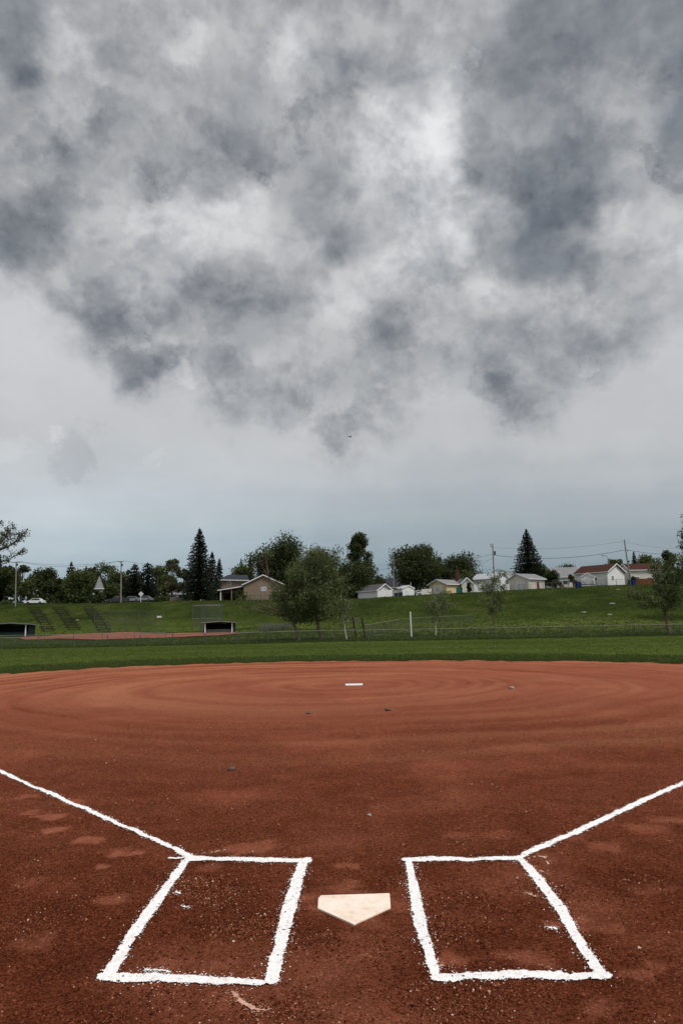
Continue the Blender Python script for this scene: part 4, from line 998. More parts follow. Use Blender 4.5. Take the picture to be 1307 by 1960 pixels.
building('garage', 'white garage with overhead door and red-brown side door', 'garage', 1012, 170, 33, 1107.5, 1098.5, px_r=1047, px_l=975, gable='side', roof='grey_shingle', wall='cream_siding', over=.4, feats=[('left','garage_door',2.9,0,2.5,2.1),('front','door',3.4,0,.9,2.0,'door_red')])
building('house', 'house with a grey roof and small vent behind the white garages', 'house', 967, 192, 0, 1104, 1094, Wr=6.4, Wl=8, gable='side', roof='grey_shingle', wall='cream_siding')
# house with pale grey roof right of spruce
building('house', 'low house with a pale grey roof left of the brown-roofed house', 'house', 1066, 188, 2, 1104, 1087, Wr=7.5, Wl=9, gable='side', roof='grey_shingle', wall='white_siding', feats=[('front','window',3,.9,2.6,.9)])
WH, dw = building('house', 'white house with a brown roof and one dark gable window', 'house', 1164, 172, 40, 1093.5, 1080, px_r=1202, px_l=1106, roof='brown_shingle', over=.45, feats=[('front','window',2.4,1.45,.75,1.0),('left','window',3.6,1.4,1.3,.7)])
building('shed', 'white barn-shaped shed with a grey side roof before the brown-roofed house', 'shed', 1113, 163, -24, 1104.5, 1097.5, px_r=1142, Wl=3.6, roof='grey_shingle', over=.1, feats=[('front','door',1.8,0,1.2,1.5)])
building('house', 'house with a brown roof partly hidden by the right leaning tree', 'house', 1209, 182, 3, 1091, 1080, Wr=7.5, Wl=8, gable='side', roof='brown_shingle', wall='cream_siding', feats=[('front','window',1.6,.9,1.1,1.1),('front','window',5.0,.9,1.2,.9)])
# tan house
TH_, dt = building('house', 'tan stucco house with a wide gable and dark roof', 'house', 466, 166, 6, 1119, 1102, px_r=541, Wl=11, wall='stucco', roof='dark_shingle', over=.45, drop=1.5, feats=[('front','window',4.9,2.3,1.05,.85,'pale_glass'),('front','window',8.1,2.3,.9,.7,'pale_glass')])
Wr, Wl, h, rise = dt
k = D = 166; px2m = D/1310
mb = MB(); x0 = -46*px2m
up_h = h+1.45
mb.box(x0,-.02,3.2,9,-1.2,up_h); mb.build('wing_wall', M['stucco'], TH_)
mb = MB(); mb.slab([(x0-.5,2.7,up_h-.1),(1.2,2.7,up_h-.35),(.6,6.1,up_h+1.25),(x0+1.4,6.1,up_h+1.25)], .14); mb.slab([(x0-.5,9.5,up_h-.1),(1.2,9.5,up_h-.3),(.6,6.1,up_h+1.25),(x0+1.4,6.1,up_h+1.25)], .14)
mb.slab([(x0-.5,2.7,up_h-.1),(x0-.5,9.5,up_h-.1),(x0+1.4,6.1,up_h+1.25)], .14) if False else None
mb.build('wing_roof', M['dark_shingle'], TH_)
f_ = MB(); f_.bar((x0-.5,2.65,up_h-.05),(1.2,2.65,up_h-.3),.05,.2); f_.build('fascia', M['white_trim'], TH_)
fo = MB().box(-4.2,-3.2,3.12,3.18,up_h-1.35,up_h-.5).build('window', M['white_trim'], TH_); MB().box(-4.1,-3.74,3.09,3.118,up_h-1.27,up_h-.58).box(-3.66,-3.3,3.09,3.118,up_h-1.27,up_h-.58).build('pane', M['glass'], fo)
mb = MB(); pz = h-1.0; mb.slab([(x0-.9,.2,pz-.45),(-.2,.2,pz+.5),(-.2,3.3,pz+.95),(x0-.9,3.3,pz+.2)], .14); mb.build('porch_roof', M['charcoal_shingle'], TH_)
f_ = MB(); f_.bar((x0-.9,.14,pz-.4),(-.2,.14,pz+.55),.05,.2); f_.build('fascia', M['white_trim'], TH_)
for px in (422, 443): MB().box((px-466)*px2m-.12,(px-466)*px2m+.12,.4,.64,-.5,pz-.15 if px < 430 else pz+.2).build('porch_post', M['white_trim'] if px < 430 else M['stucco'], TH_)
MB().box(-5.0,-2.6,3.08,3.18,-.4,2.0).build('porch_shade', M['dark'], TH_)  # dark sheet stands in for the shade in the porch recess
# left buildings
building('house', 'white house with a grey gable among the trees at the left', 'house', 79, 172, 30, 1147, 1139, px_r=100, px_l=62, roof='pale_roof', over=.3, feats=[('front','window',2.2,.7,.9,.8)])
building('building', 'pale building glimpsed behind the trees left of the tallest spruce', 'building', 322, 176, 2, 1137, 1130, Wr=5, Wl=6, gable='side', roof='grey_shingle', feats=[('front','window',1.5,.8,.9,.7),('front','window',3.6,.8,.9,.7)])
c = gp(188, 163); sp_ = thing('spire_building', 'steep pointed grey spire rising out of the trees at the left', 'building', c, R(28))
ht = ztop(186, 1102, 163)-c.z; hb = ztop(186, 1127, 163)-c.z; w_ = 1.05
MB().box(-w_*.85,w_*.85,-w_*.85,w_*.85,-1,hb).build('wall', M['wood_grey'], sp_)
mb = MB(); mb.add([(-w_,-w_,hb),(w_,-w_,hb),(w_,w_,hb),(-w_,w_,hb),(0,0,ht)], [(0,1,4),(1,2,4),(2,3,4),(3,0,4),(3,2,1,0)]); mb.build('spire', M['grey_shingle'], sp_)
MB().box(-w_-.05,w_+.05,-w_-.05,w_+.05,hb-.14,hb-.003).build('eaves', M['white_trim'], sp_)
# block wall by the spruce
def wall_thing(name, px0, px1, D0, D1, hpy, label, mat, cat, pick=None, seg=.14, th=.06, gap=.0, group=None, posts=3):
    a_, b2 = gp(px0, D0), gp(px1, D1); root = thing(name, label, cat, a_, 0, group); Lh = (b2-a_); n = max(2, int(Lh.length/seg)); hh = ztop(px0, hpy, D0)-a_.z
    mb = MB()
    for i in range(n):
        p = Lh*(i/n); q = Lh*((i+1-gap)/n); w = (q-p)
        nv = Vector((-w.y, w.x, 0)).normalized()*th/2; hz = hh+rnd.uniform(-.01,.01)
        z0 = Vector((0,0,-.3)); z1 = Vector((0,0,hz))
        mb.add([p-nv+z0,q-nv+z0,q+nv+z0,p+nv+z0,p-nv+z1,q-nv+z1,q+nv+z1,p+nv+z1], [(3,2,1,0),(4,5,6,7),(0,1,5,4),(1,2,6,5),(2,3,7,6),(3,0,4,7)])
    mb.build('boards', M[mat], root)
    for i in range(posts+1):
        p = Lh*(i/posts); MB().box(p.x-.06,p.x+.06,p.y-.1+.18,p.y+.1+.18,-.3,hh+.06).build('post', M[mat], root)
    return root
wall_thing('block_wall', 319, 357, 163, 163, 1143.5, 'low dusky pink wall left of the tallest spruce', 'pink_brick', 'wall', seg=.4, th=.2)
wall_thing('board_fence', 723, 751, 164, 166, 1131, 'white board fence in front of the white garage gable', 'white_siding', 'fence', seg=.2, gap=.06)
wall_thing('board_fence', 808, 826, 171, 172, 1128, 'white board fence between the white gate and yellow garage', 'cream_siding', 'fence', seg=.2, gap=.04)
wall_thing('board_fence', 671, 687, 176, 174, 1134.5, 'red-brown wooden fence left of the white garage', 'cedar', 'fence', seg=.16, gap=.06)
wall_thing('board_fence', 1216, 1252, 169, 168, 1108, 'red-brown wooden fence under the right brown-roofed house', 'cedar', 'fence', seg=.16, gap=.06)
wall_thing('board_fence', 957, 975, 169.5, 170, 1119, 'low white board fence left of the garage with the red-brown door', 'white_siding', 'fence', seg=.2, gap=.04)
wall_thing('board_fence', 907, 922, 171, 171, 1119, 'low white board fence right of the dark hedge', 'white_siding', 'fence', seg=.2, gap=.04)
# gate
c = gp(796.5, 170); gt = thing('gate', 'white slatted gate with diagonal braces', 'gate', c); wg = 11.5*170/1310; hg = 1.25
mb = MB(); mb.box(0,.12,-.06,.06,-.2,hg).box(wg-.12,wg,-.06,.06,-.2,hg).box(.12,wg-.12,-.04,.04,0,.1).box(.12,wg-.12,-.04,.04,hg-.12,hg-.01).box(.12,wg-.12,-.04,.04,hg*.45,hg*.45+.1); mb.build('gate_frame', M['white_trim'], gt)
MB().bar((.12,.06,.1),(wg-.12,.06,hg-.1),.04,.1).bar((.12,.10,hg-.1),(wg-.12,.10,.1),.04,.1).build('brace', M['white_trim'], gt)
# hilltop fence
fence('chain_link_fence', [gp(p, d) for p, d in ((1043,168),(1056,168),(1071,167),(1110,160),(1135,160),(1160,160),(1180,161),(1202,162))], 1.5, 'chain-link fence along the hilltop in front of the brown-roofed house', .05, .16, .012)
fence('chain_link_fence', [gp(p, 163) for p in (993,1003,1015,1028,1040)], 1.5, 'short chain-link fence in front of the garage with the red-brown door', .05, .16, .012)
fence('chain_link_fence', [gp(p, 161) for p in (470,485,500,515,530,545)], 1.3, 'thin wire fence below the gable of the tan house', .04, .16, .010, mat='steel_dark', pmat='steel_dark')
# bins, tubs
def bin_(px, D, h, label, mat, w=.62):
    c = gp(px, D); root = thing('wheelie_bin', label, 'bin', c, rnd.uniform(-.4,.4))
    mb = MB(); w0 = w*.42; w1 = w*.5
    mb.add([(-w0,-w0,.06),(w0,-w0,.06),(w0,w0,.06),(-w0,w0,.06),(-w1,-w1*1.1,h-.1),(w1,-w1*1.1,h-.1),(w1,w1*1.1,h-.1),(-w1,w1*1.1,h-.1)], [(3,2,1,0),(4,5,6,7),(0,1,5,4),(1,2,6,5),(2,3,7,6),(3,0,4,7)])
    mb.build('bin_body', M[mat], root)
    MB().slab([(-w1*1.08,-w1*1.2,h-.095),(w1*1.08,-w1*1.2,h-.095),(w1*1.08,w1*1.2,h-.02),(-w1*1.08,w1*1.2,h-.02)], .05).build('lid', M[mat], root)
    for s in (-1, 1): MB().cyl((s*w0,w0*.9,.1),(s*(w0+.06),w0*.9,.1),.1,.1,10).build('wheel', M['rubber'], root)
bin_(1105.5, 157, 1.35, 'blue wheelie bin below the corner of the brown-roofed white house', 'blue_bin', .8)
bin_(1109.5, 158, 1.25, 'second blue bin close behind the one at the white house corner', 'blue_bin', .75)
bin_(1212.5, 158, 1.5, 'blue wheelie bin right of the leaning power pole', 'blue_bin', .85)
bin_(758, 163, .95, 'low blue bin beside the thin pole at the white garage', 'blue_bin', .85)
bin_(766.5, 164, .95, 'charcoal bin in front of the small white shed', 'char_bin', .85)
bin_(877, 166, 1.25, 'teal bin at the left, beside the yellow garage wall', 'teal_bin', .8)
bin_(882, 166.5, 1.3, 'teal bin at the right, beside the yellow garage wall', 'teal_bin', .8)
c = gp(1092, 165); rt = thing('cabinet', 'white box cabinet standing between the flower tubs', 'cabinet', c); MB().box(-.38,.38,-.3,.3,-.2,1.15).build('cabinet_body', M['white_siding'], rt); MB().slab([(-.43,-.36,1.152),(.43,-.36,1.152),(.43,.36,1.2),(-.43,.36,1.2)], .05).build('lid', M['white_trim'], rt)
for px, w, h_, mt_, lab in ((1076,.9,.5,'pink_brick','low square brick planter left of the white cabinet'),(1099,.45,.75,'orange','small terracotta tub right of the white cabinet')):
    c = gp(px, 165); rt = thing('planter', lab, 'planter', c); MB().box(-w/2,w/2,-.3,.3,-.2,h_).box(-w/2-.05,w/2+.05,-.35,.35,h_,h_+.08).build('planter_body', M[mt_], rt)
    g = np.random.default_rng(int(px)); v, f = quads(np.c_[g.normal(size=(60,2))*w*.25, h_+.1+g.random(60)*.3], 1, .1, g); mesh_np('plant', v, f, G_MID, rt)
# cart wheel / trailer by the shed
c = gp(1120, 158); rt = thing('cart', 'old dark cart frame with a spoked wheel before the shed', 'cart', c)
for dx in (-.5, 2.1):
    mb = MB(); pts = [Vector((dx+.65*cos(2*pi*i/16), 0, .62+.65*sin(2*pi*i/16))) for i in range(17)]; mb.tube(pts, .05, 5)
    for i in range(8): mb.bar((dx,0,.62), pts[i*2], .04)
    mb.build('wheel', M['plank'], rt)
MB().box(-.9,2.5,.1,.2,.6,.72).box(-.9,2.5,.9,1.0,.6,.72).box(-.7,-.6,.2,.9,.62,.7).box(2.2,2.3,.2,.9,.62,.7).build('cart_frame', M['plank'], rt)

# ------------------------------------------------------------------ power poles and lines
POLES = []
def pole(pxb, D, pxt, pyt, label, arm=None, r=.16, base_py=None, extras=(), mat='pole'):
    c = gp(pxb, D); t = at(pxt, pyt, D)-c; root = thing('utility_pole', label, 'pole', c)
    MB().cyl((0,0,-.5), t, r, r*.7, 10).build('pole_shaft', M[mat], root)
    tips = []
    for fz, w in (arm or ()):
        p = t*fz; MB().bar(p+Vector((-w,-.18,0)), p+Vector((w,-.18,.02)), .1, .13).build('crossarm', M['wood_grey'], root)
        for s in (-.92, -.35, .35, .92):
            q = p+Vector((s*w,-.18,.08)); MB().cyl(q, q+Vector((0,0,.16)), .05, .03, 6).build('insulator', M['steel'], root); tips.append(c+q+Vector((0,0,.16)))
    for kind, fz, s in extras:
        p = t*fz
        if kind == 'transformer': MB().cyl(p+Vector((s*.45,0,-.45)), p+Vector((s*.45,0,.45)), .26, .26, 10).cyl(p+Vector((s*.45,0,.45)), p+Vector((s*.45,0,.55)), .2, .05, 8).build('transformer', M['steel'], root)
        if kind == 'box': MB().box(p.x+s*.25-.15,p.x+s*.25+.15,p.y-.2,p.y+.1,p.z-.25,p.z+.25).build('junction_box', M['steel'], root)
        if kind == 'stub': MB().cyl(p+Vector((s*.1,0,0)), p+Vector((s*.5,0,.15)), .04, .04, 5).cyl(p+Vector((s*.5,0,-.05)), p+Vector((s*.5,0,.4)), .07, .05, 6).build('insulator', M['steel'], root)
    POLES.append((c, t, tips)); return c, t, tips
p1 = pole(29.5, 150, 31, 1075, 'power pole at the far left with a single crossarm', ((.975, .95),), .15, extras=(('box',.93,1),))
p2 = pole(231.5, 158, 232, 1073.5, 'power pole left of the diamond road sign', ((.97, .62),), .17, extras=(('box',.9,1),))
p3 = pole(753, 166, 753.5, 1063, 'thin grey pole beside the white garage', None, .13, extras=(('stub',.72,1),('stub',.62,1),('box',.55,-1)))
p4 = pole(744, 240, 744, 1097, 'short far pole with a crossarm behind the white garage', ((.96, .9), (.8, .6)), .14)
p5 = pole(947, 170, 942.5, 1040.5, 'power pole with a transformer above the white garages', None, .19, extras=(('transformer',.8,1),('stub',.93,-1),('stub',.97,-1)))
p6 = pole(1208, 160, 1194.5, 1033, 'leaning power pole at the right of the brown-roofed house', None, .19, extras=(('stub',.75,1),('box',.52,1)))
p7 = pole(785.5, 172, 786, 1114.5, 'small white mast above the rounded white shed', None, .07, mat='white_trim')
# street light
c = gp(1164, 205); t = at(1164, 1070, 205)-c; rt = thing('street_lamp', 'street lamp with a curved arm above the brown roof', 'street lamp', c)
MB().cyl((0,0,-.3), t, .22, .18, 8).build('pole_shaft', M['wood_grey'], rt)
a1 = at(1160, 1064.5, 205)-c; a2 = at(1155.5, 1063, 205)-c; a3 = at(1151.5, 1064, 205)-c
MB().tube([t-Vector((0,0,.4)), at(1162.5,1067,205)-c, a1, a2], .06, 6).build('arm', M['steel'], rt); MB().cyl(a2, a3, .13, .2, 8).build('lamp_head', M['roof_metal'], rt)
def wire(a, b, sag, label, r=.028):
    a = Vector(a); b = Vector(b); n = 14; pts = []
    for i in range(n+1):
        t_ = i/n; p = a.lerp(b, t_); p.z -= sag*4*t_*(1-t_); pts.append(p-a)
    o = MB().tube(pts, r, 4).build('power_line', M['cable']); o.location = a; tag(o, label, 'cable', group='overhead power lines')
def on(p, f, dx=0): return p[0]+p[1]*f+Vector((dx,0,0))
wire(p1[2][3], p2[2][0], .9, 'upper wire spanning between the two poles at the left')
wire(p1[2][2], p2[2][1], 1.3, 'lower wire sagging between the two poles at the left')
wire(p2[2][3], at(430,1090,200), .6, 'wire running right from the pole by the diamond sign')
wire(p1[2][0], at(-80,1078,150), .3, 'wire leaving the far left pole past the picture edge')
wire(on(p3,.88), on(p5,.78), 1.0, 'wire from the thin pole to the transformer pole')
wire(on(p5,.76), on(p6,.78), 1.4, 'thick wire from the transformer pole to the leaning pole', .045)
wire(on(p5,.92), on(p6,.97), 1.0, 'thin high wire from the transformer pole to the leaning pole', .018)
wire(on(p6,.78), at(1345,1057,175), .8, 'thick wire from the leaning pole toward the right edge', .04)
wire(on(p6,.95), at(1345,1050,175), .7, 'thin high wire from the leaning pole toward the right edge', .018)
wire(on(p5,.7), at(830,1112,196), .5, 'service wire dropping left from the transformer pole', .025)
wire(on(p5,.45), at(1030,1093,190), .4, 'service wire dropping right from the transformer pole', .025)
wire(on(p4,.96), on(p3,.8), .5, 'wire from the short far pole to the thin grey pole', .02)
wire(on(p3,.72), at(640,1100,200), .5, 'wire running left from the thin grey pole into the trees', .02)
# diamond sign
c = gp(269.5, 159); rt = thing('road_sign', 'diamond-shaped pale road sign seen from behind at the hill top', 'sign', c); zc = ztop(269.5, 1137, 159)-c.z; s = .62
MB().box(-.05,.05,-.02,.06,-.3,zc+.3).build('sign_post', M['white_trim'], rt)
mb = MB(); mb.add([(0,-.06,zc-s),(s,-.06,zc),(0,-.06,zc+s),(-s,-.06,zc),(0,-.03,zc-s),(s,-.03,zc),(0,-.03,zc+s),(-s,-.03,zc)], [(0,1,2,3),(7,6,5,4),(0,4,5,1),(1,5,6,2),(2,6,7,3),(3,7,4,0)]); mb.build('sign_plate', M['sign'], rt)
c = gp(17, 158); rt = thing('road_sign', 'small white sign on a post at the far left', 'sign', c); MB().box(-.04,.04,-.02,.04,-.2,1.6).build('sign_post', M['steel'], rt); MB().box(-.16,.16,-.06,-.025,1.25,1.75).build('sign_plate', M['white_trim'], rt)
# cars
def car(px, D, rz, paint, label, truck=False, Lc=4.5):
    c = gp(px, D); rt = thing('parked_car', label, 'pickup truck' if truck else 'car', c, rz, 'cars parked at the top of the slope'); w = .88; Lh = Lc/2
    def prof(ps, name, mat, wy, parent=rt):
        mb = MB(); n = len(ps); mb.add([(x,-wy,z) for x, z in ps]+[(x,wy,z) for x, z in ps], [tuple(range(n))[::-1], tuple(range(n,2*n))]+[(i,(i+1)%n,n+(i+1)%n,n+i) for i in range(n)]); return mb.build(name, M[mat], parent)
    zb = 1.0 if truck else .88
    body = [(-Lh,.35),(Lh,.35),(Lh+.02,.62),(Lh-.1,zb-.12),(Lh-1.0,zb),(-Lh+.15,zb+.02),(-Lh,.75)]
    prof(body, 'body', paint, w)
    if truck: cab = [(Lh-1.15,zb+.001),(-.35,zb+.001),(-.25,1.72),(.75,1.74)]; gl = [(Lh-1.4,zb+.1),(-.2,zb+.1),(-.15,1.6),(.7,1.62)]
    else: cab = [(Lh-1.05,zb+.001),(-Lh+.4,zb+.021),(-Lh+1.1,1.42),(.35,1.44)]; gl = [(Lh-1.35,zb+.06),(-Lh+.75,zb+.07),(-Lh+1.2,1.34),(.3,1.36)]
    prof(cab, 'cabin', paint, w*.86); prof(gl, 'side_windows', 'glass', w*.87)
    if truck: MB().box(-Lh+.05,-.5,-w-.002,-w+.1,zb-.02,zb+.2).box(-Lh+.05,-.5,w-.1,w+.002,zb-.02,zb+.2).build('cargo_bed', M[paint], rt)
    for x in (-Lh+.85, Lh-.9):
        for s in (-1, 1):
            y = s*(w-.05); wh = MB().cyl((x,y-.11,.34),(x,y+.11,.34),.34,.34,16).build('wheel', M['rubber'], rt); MB().cyl((x,y+s*.1,.34),(x,y+s*.13,.34),.19,.17,12).build('rim', M['steel'], wh)
    for s in (-1, 1): MB().box(Lh-.06,Lh+.035,s*.62-.16,s*.62+.16,.6,.74).build('headlight', M['headlight'], rt)
car(226, 160.5, R(200), 'car_black', 'black pickup truck parked under the pole by the dark firs', True, 5.2)
car(250, 161.5, R(190), 'car_silver', 'silver car parked between the black pickup and the diamond sign')
car(275, 163, R(185), 'car_silver', 'grey car parked behind the diamond road sign')
car(231, 166, R(10), 'car_red', 'red car half hidden behind the black pickup truck')
car(67, 161, R(185), 'car_white', 'white car parked in front of the white house at left')
car(363, 166, R(180), 'car_white', 'white car glimpsed left of the tallest spruce trunk')
# bird
p = at(670, 836, 60); rt = thing('bird', 'small dark bird flying high against the clouds', 'bird', p, R(35))
mb = MB(); pr = [(-.17,.004),(-.13,.03),(-.05,.045),(.05,.042),(.10,.028),(.125,.032),(.15,.024),(.18,.003)]; n = 8; vs = []
for x, r in pr: vs += [(x, r*cos(2*pi*i/n), r*sin(2*pi*i/n)) for i in range(n)]
mb.add(vs, [(i*n+k,i*n+(k+1)%n,(i+1)*n+(k+1)%n,(i+1)*n+k) for i in range(len(pr)-1) for k in range(n)]); mb.build('bird_body', M['feather'], rt, True)
for s in (-1, 1):
    mb = MB(); mb.slab([(.05,s*.03,.01),(-.05,s*.03,.01),(-.08,s*.17,.06),(.03,s*.16,.07)], .008); mb.slab([(.03,s*.161,.07),(-.08,s*.171,.06),(-.10,s*.30,.03)], .006) if False else mb.slab([(.03,s*.161,.07),(-.08,s*.171,.06),(-.12,s*.30,.03),(-.09,s*.31,.03)], .006); mb.build('wing', M['feather'], rt)

# ------------------------------------------------------------------ sky
PXC = [0,93,187,280,373,467,560,653,747,840,933,1027,1120,1213,1307]
ROWS = [
 (0,   [128,158,165,165,165,165,160,165,165,172,160,130,125,125,112]),
 (65,  [124,188,163,165,186,165,182,163,165,180,166,134,126,138,115]),
 (130, [165,182,163,165,163,158,192,130,165,198,148,136,136,128,112]),
 (195, [166,176,142,160,165,148,176,154,190,205,148,136,155,156,116]),
 (260, [160,138,160,154,148,134,166,165,208,212,146,144,122,162,126]),
 (325, [160,148,160,138,172,158,150,152,192,214,136,128,128,148,150]),
 (390, [142,134,172,194,198,198,152,140,180,208,184,104,116,182,176]),
 (455, [126,142,166,196,190,190,168,140,165,202,148,110,138,176,190]),
 (520, [126,166,146,182,165,163,170,176,192,192,148,116,120,165,170]),
 (585, [172,160,134,138,166,136,158,188,170,165,186,165,174,158,160]),
 (650, [197,187,163,172,166,146,165,165,141,170,165,141,146,148,176]),
 (715, [195,196,186,136,192,170,170,154,160,160,136,164,165,186,186]),
 (780, [190,190,186,189,180,148,163,164,181,186,158,136,181,181,186]),
 (845, [178,188,176,188,188,188,189,162,181,183,179,178,181,186,182]),
 (910, [190,182,187,188,188,187,185,183,178,176,173,173,173,173,172]),
 (975, [194,195,192,188,185,182,180,173,169,167,165,165,165,165,165]),
 (1040,[186,186,184,181,180,175,168,163,160,157,155,154,153,152,150]),
 (1105,[168,167,165,163,160,158,154,150,148,146,144,142,141,140,138])]
def s2l(c): c = c/255; return ((c+.055)/1.055)**2.4 if c > .04045 else c/12.92
EXPO = .85
w = bpy.data.worlds.new('World'); sc.world = w; w.use_nodes = True; nt = w.node_tree; nt.nodes.clear()
out = nt.nodes.new('ShaderNodeOutputWorld'); bg = nt.nodes.new('ShaderNodeBackground'); bg.inputs[1].default_value = .1; L(nt, bg.outputs[0], out.inputs[0])
tc = nt.nodes.new('ShaderNodeTexCoord'); DIR = tc.outputs['Generated']
def mth(op, a, b_=0.0, c_=None, clamp=False):
    q = nd(nt, 'ShaderNodeMath', operation=op); q.use_clamp = clamp
    for i, s in enumerate((a, b_, c_)):
        if s is None: continue
        if isinstance(s, (int, float)): q.inputs[i].default_value = s
        else: L(nt, s, q.inputs[i])
    return q.outputs[0]
def vm(op, a, b_=None, sc_=None):
    q = nd(nt, 'ShaderNodeVectorMath', operation=op)
    for i, s in enumerate((a, b_)):
        if s is None: continue
        if isinstance(s, (tuple, Vector)): q.inputs[i].default_value = s
        else: L(nt, s, q.inputs[i])
    if sc_ is not None: q.inputs['Scale'].default_value = sc_
    return q.outputs['Value'] if op == 'DOT_PRODUCT' else q.outputs[0]
def wn(scale, det, rough, vec, dist=0.):
    n = nd(nt, 'ShaderNodeTexNoise', i_Scale=scale, i_Detail=det, i_Roughness=rough, i_Distortion=dist); L(nt, vec, n.inputs['Vector']); return n
# cloud edges are torn by turbulence of three sizes
w1 = vm('SCALE', vm('SUBTRACT', wn(5.5, 3, .55, DIR).outputs['Color'], (.5,.5,.5)), None, .15)
w2 = vm('SCALE', vm('SUBTRACT', wn(17., 4, .6, DIR).outputs['Color'], (.5,.5,.5)), None, .075)
sepd = nd(nt, 'ShaderNodeSeparateXYZ'); L(nt, DIR, sepd.inputs[0])
lo = nd(nt, 'ShaderNodeMapRange', interpolation_type='SMOOTHSTEP'); lo.inputs[1].default_value = .12; lo.inputs[2].default_value = .34; L(nt, sepd.outputs['Z'], lo.inputs[0])
wv_ = vm('ADD', w1, w2); ws = nd(nt, 'ShaderNodeVectorMath', operation='SCALE'); L(nt, wv_, ws.inputs[0]); L(nt, mth('ADD', mth('MULTIPLY', lo.outputs[0], .85), .15), ws.inputs['Scale'])
DW = vm('ADD', DIR, ws.outputs[0])
# the clouds' own axes, fixed in the world: F0 points over second base
F0 = Fw.copy(); R0 = CR.copy(); U0 = CU.copy()
f_ = mth('MAXIMUM', vm('DOT_PRODUCT', DW, tuple(F0)), .12); u_ = mth('DIVIDE', vm('DOT_PRODUCT', DW, tuple(R0)), f_); v_ = mth('DIVIDE', vm('DOT_PRODUCT', DW, tuple(U0)), f_)
uf = mth('MULTIPLY_ADD', u_, F/1400., (CX+46.5)/1400.)     # 0..1 across
LOW = [(480,[196]*15)]+[(520,[196,196,195,193,192,190,189,188,187,187,187,187,187,187,188]),(650,[197,196,194,192,190,189,188,188,187,187,187,187,187,186,186]),(780,[192,190,188,189,188,188,188,187,187,187,186,186,186,185,185])]+[r for r in ROWS if r[0] >= 845]
LOW[4] = (845, [186,190,186,188,188,188,189,188,186,185,183,183,183,186,183]); LOW[5] = (890, [192,188,184,187,188,188,186,184,180,178,176,176,176,178,176])
UPR = [r for r in ROWS if r[0] <= 780]
UPR[10] = (650, [168,168,158,170,166,144,165,165,139,170,165,139,146,140,150]); UPR[11] = (715, [160,160,160,132,182,168,170,152,160,158,134,160,150,150,150]); UPR[12] = (780, [170,170,170,165,168,160,166,166,166,168,160,150,165,165,165]); UPR.append((850, [175,175,175,170,170,170,170,165,165,168,160,155,165,165,165]))
def chain_rows(rows):
    prev = None
    for i, (py, vals) in enumerate(rows):
        st = []
        for px, g_ in zip(PXC, vals):
            g2 = min(250, max(60, 168+(g_-165)*(.90 if rows is UPR else 1.05)+(1 if rows is UPR else 2)))
            blue = max(0, (168-g2))*.10 if py < 890 else 0
            k = min(1, max(0, (py-850)/260)); rr, gg, bb = g2-blue-1-16*k, g2-blue*.2-1*k, g2+1+blue*.7+7*k
            st.append(((px+46.5)/1400., tuple(s2l(c)/(2**EXPO)/.1 for c in (rr, gg, bb))))
        rp = rampn(nt, st, 'EASE'); L(nt, uf, rp.inputs[0]); col = rp.outputs[0]
        if prev is not None:
            mr = nd(nt, 'ShaderNodeMapRange', interpolation_type='SMOOTHSTEP'); mr.inputs[1].default_value = (CY-ppy)/F; mr.inputs[2].default_value = (CY-py)/F; L(nt, v_, mr.inputs[0])
            mx = nd(nt, 'ShaderNodeMix', data_type='RGBA'); L(nt, mr.outputs[0], mx.inputs['Factor']); L(nt, prev, mx.inputs[6]); L(nt, col, mx.inputs[7]); col = mx.outputs[2]
        prev = col; ppy = py
    return prev
upc, lowc = chain_rows(UPR), chain_rows(LOW)
# torn lower edge of the cloud deck
BND = [(0,548),(93,600),(187,655),(235,750),(290,752),(373,748),(467,785),(560,800),(640,862),(700,815),(760,775),(840,728),(885,735),(933,800),(975,818),(1027,795),(1120,720),(1213,650),(1307,590)]
br = rampn(nt, [((px+46.5)/1400., ((py-500)/400.,)*3) for px, py in BND], 'LINEAR'); L(nt, uf, br.inputs[0])
bv = mth('MULTIPLY_ADD', br.outputs[0], -400./F, (CY-500)/F)
tear = mth('MULTIPLY', mth('SUBTRACT', wn(14., 6, .62, DIR).outputs['Fac'], .5), .12)
Mk = nd(nt, 'ShaderNodeMapRange', interpolation_type='SMOOTHSTEP'); Mk.inputs[1].default_value = -.055; Mk.inputs[2].default_value = .045
L(nt, mth('ADD', mth('SUBTRACT', v_, bv), tear), Mk.inputs[0])
mxl = nd(nt, 'ShaderNodeMix', data_type='RGBA'); L(nt, Mk.outputs[0], mxl.inputs['Factor']); L(nt, lowc, mxl.inputs[6]); L(nt, upc, mxl.inputs[7]); prev = mxl.outputs[2]
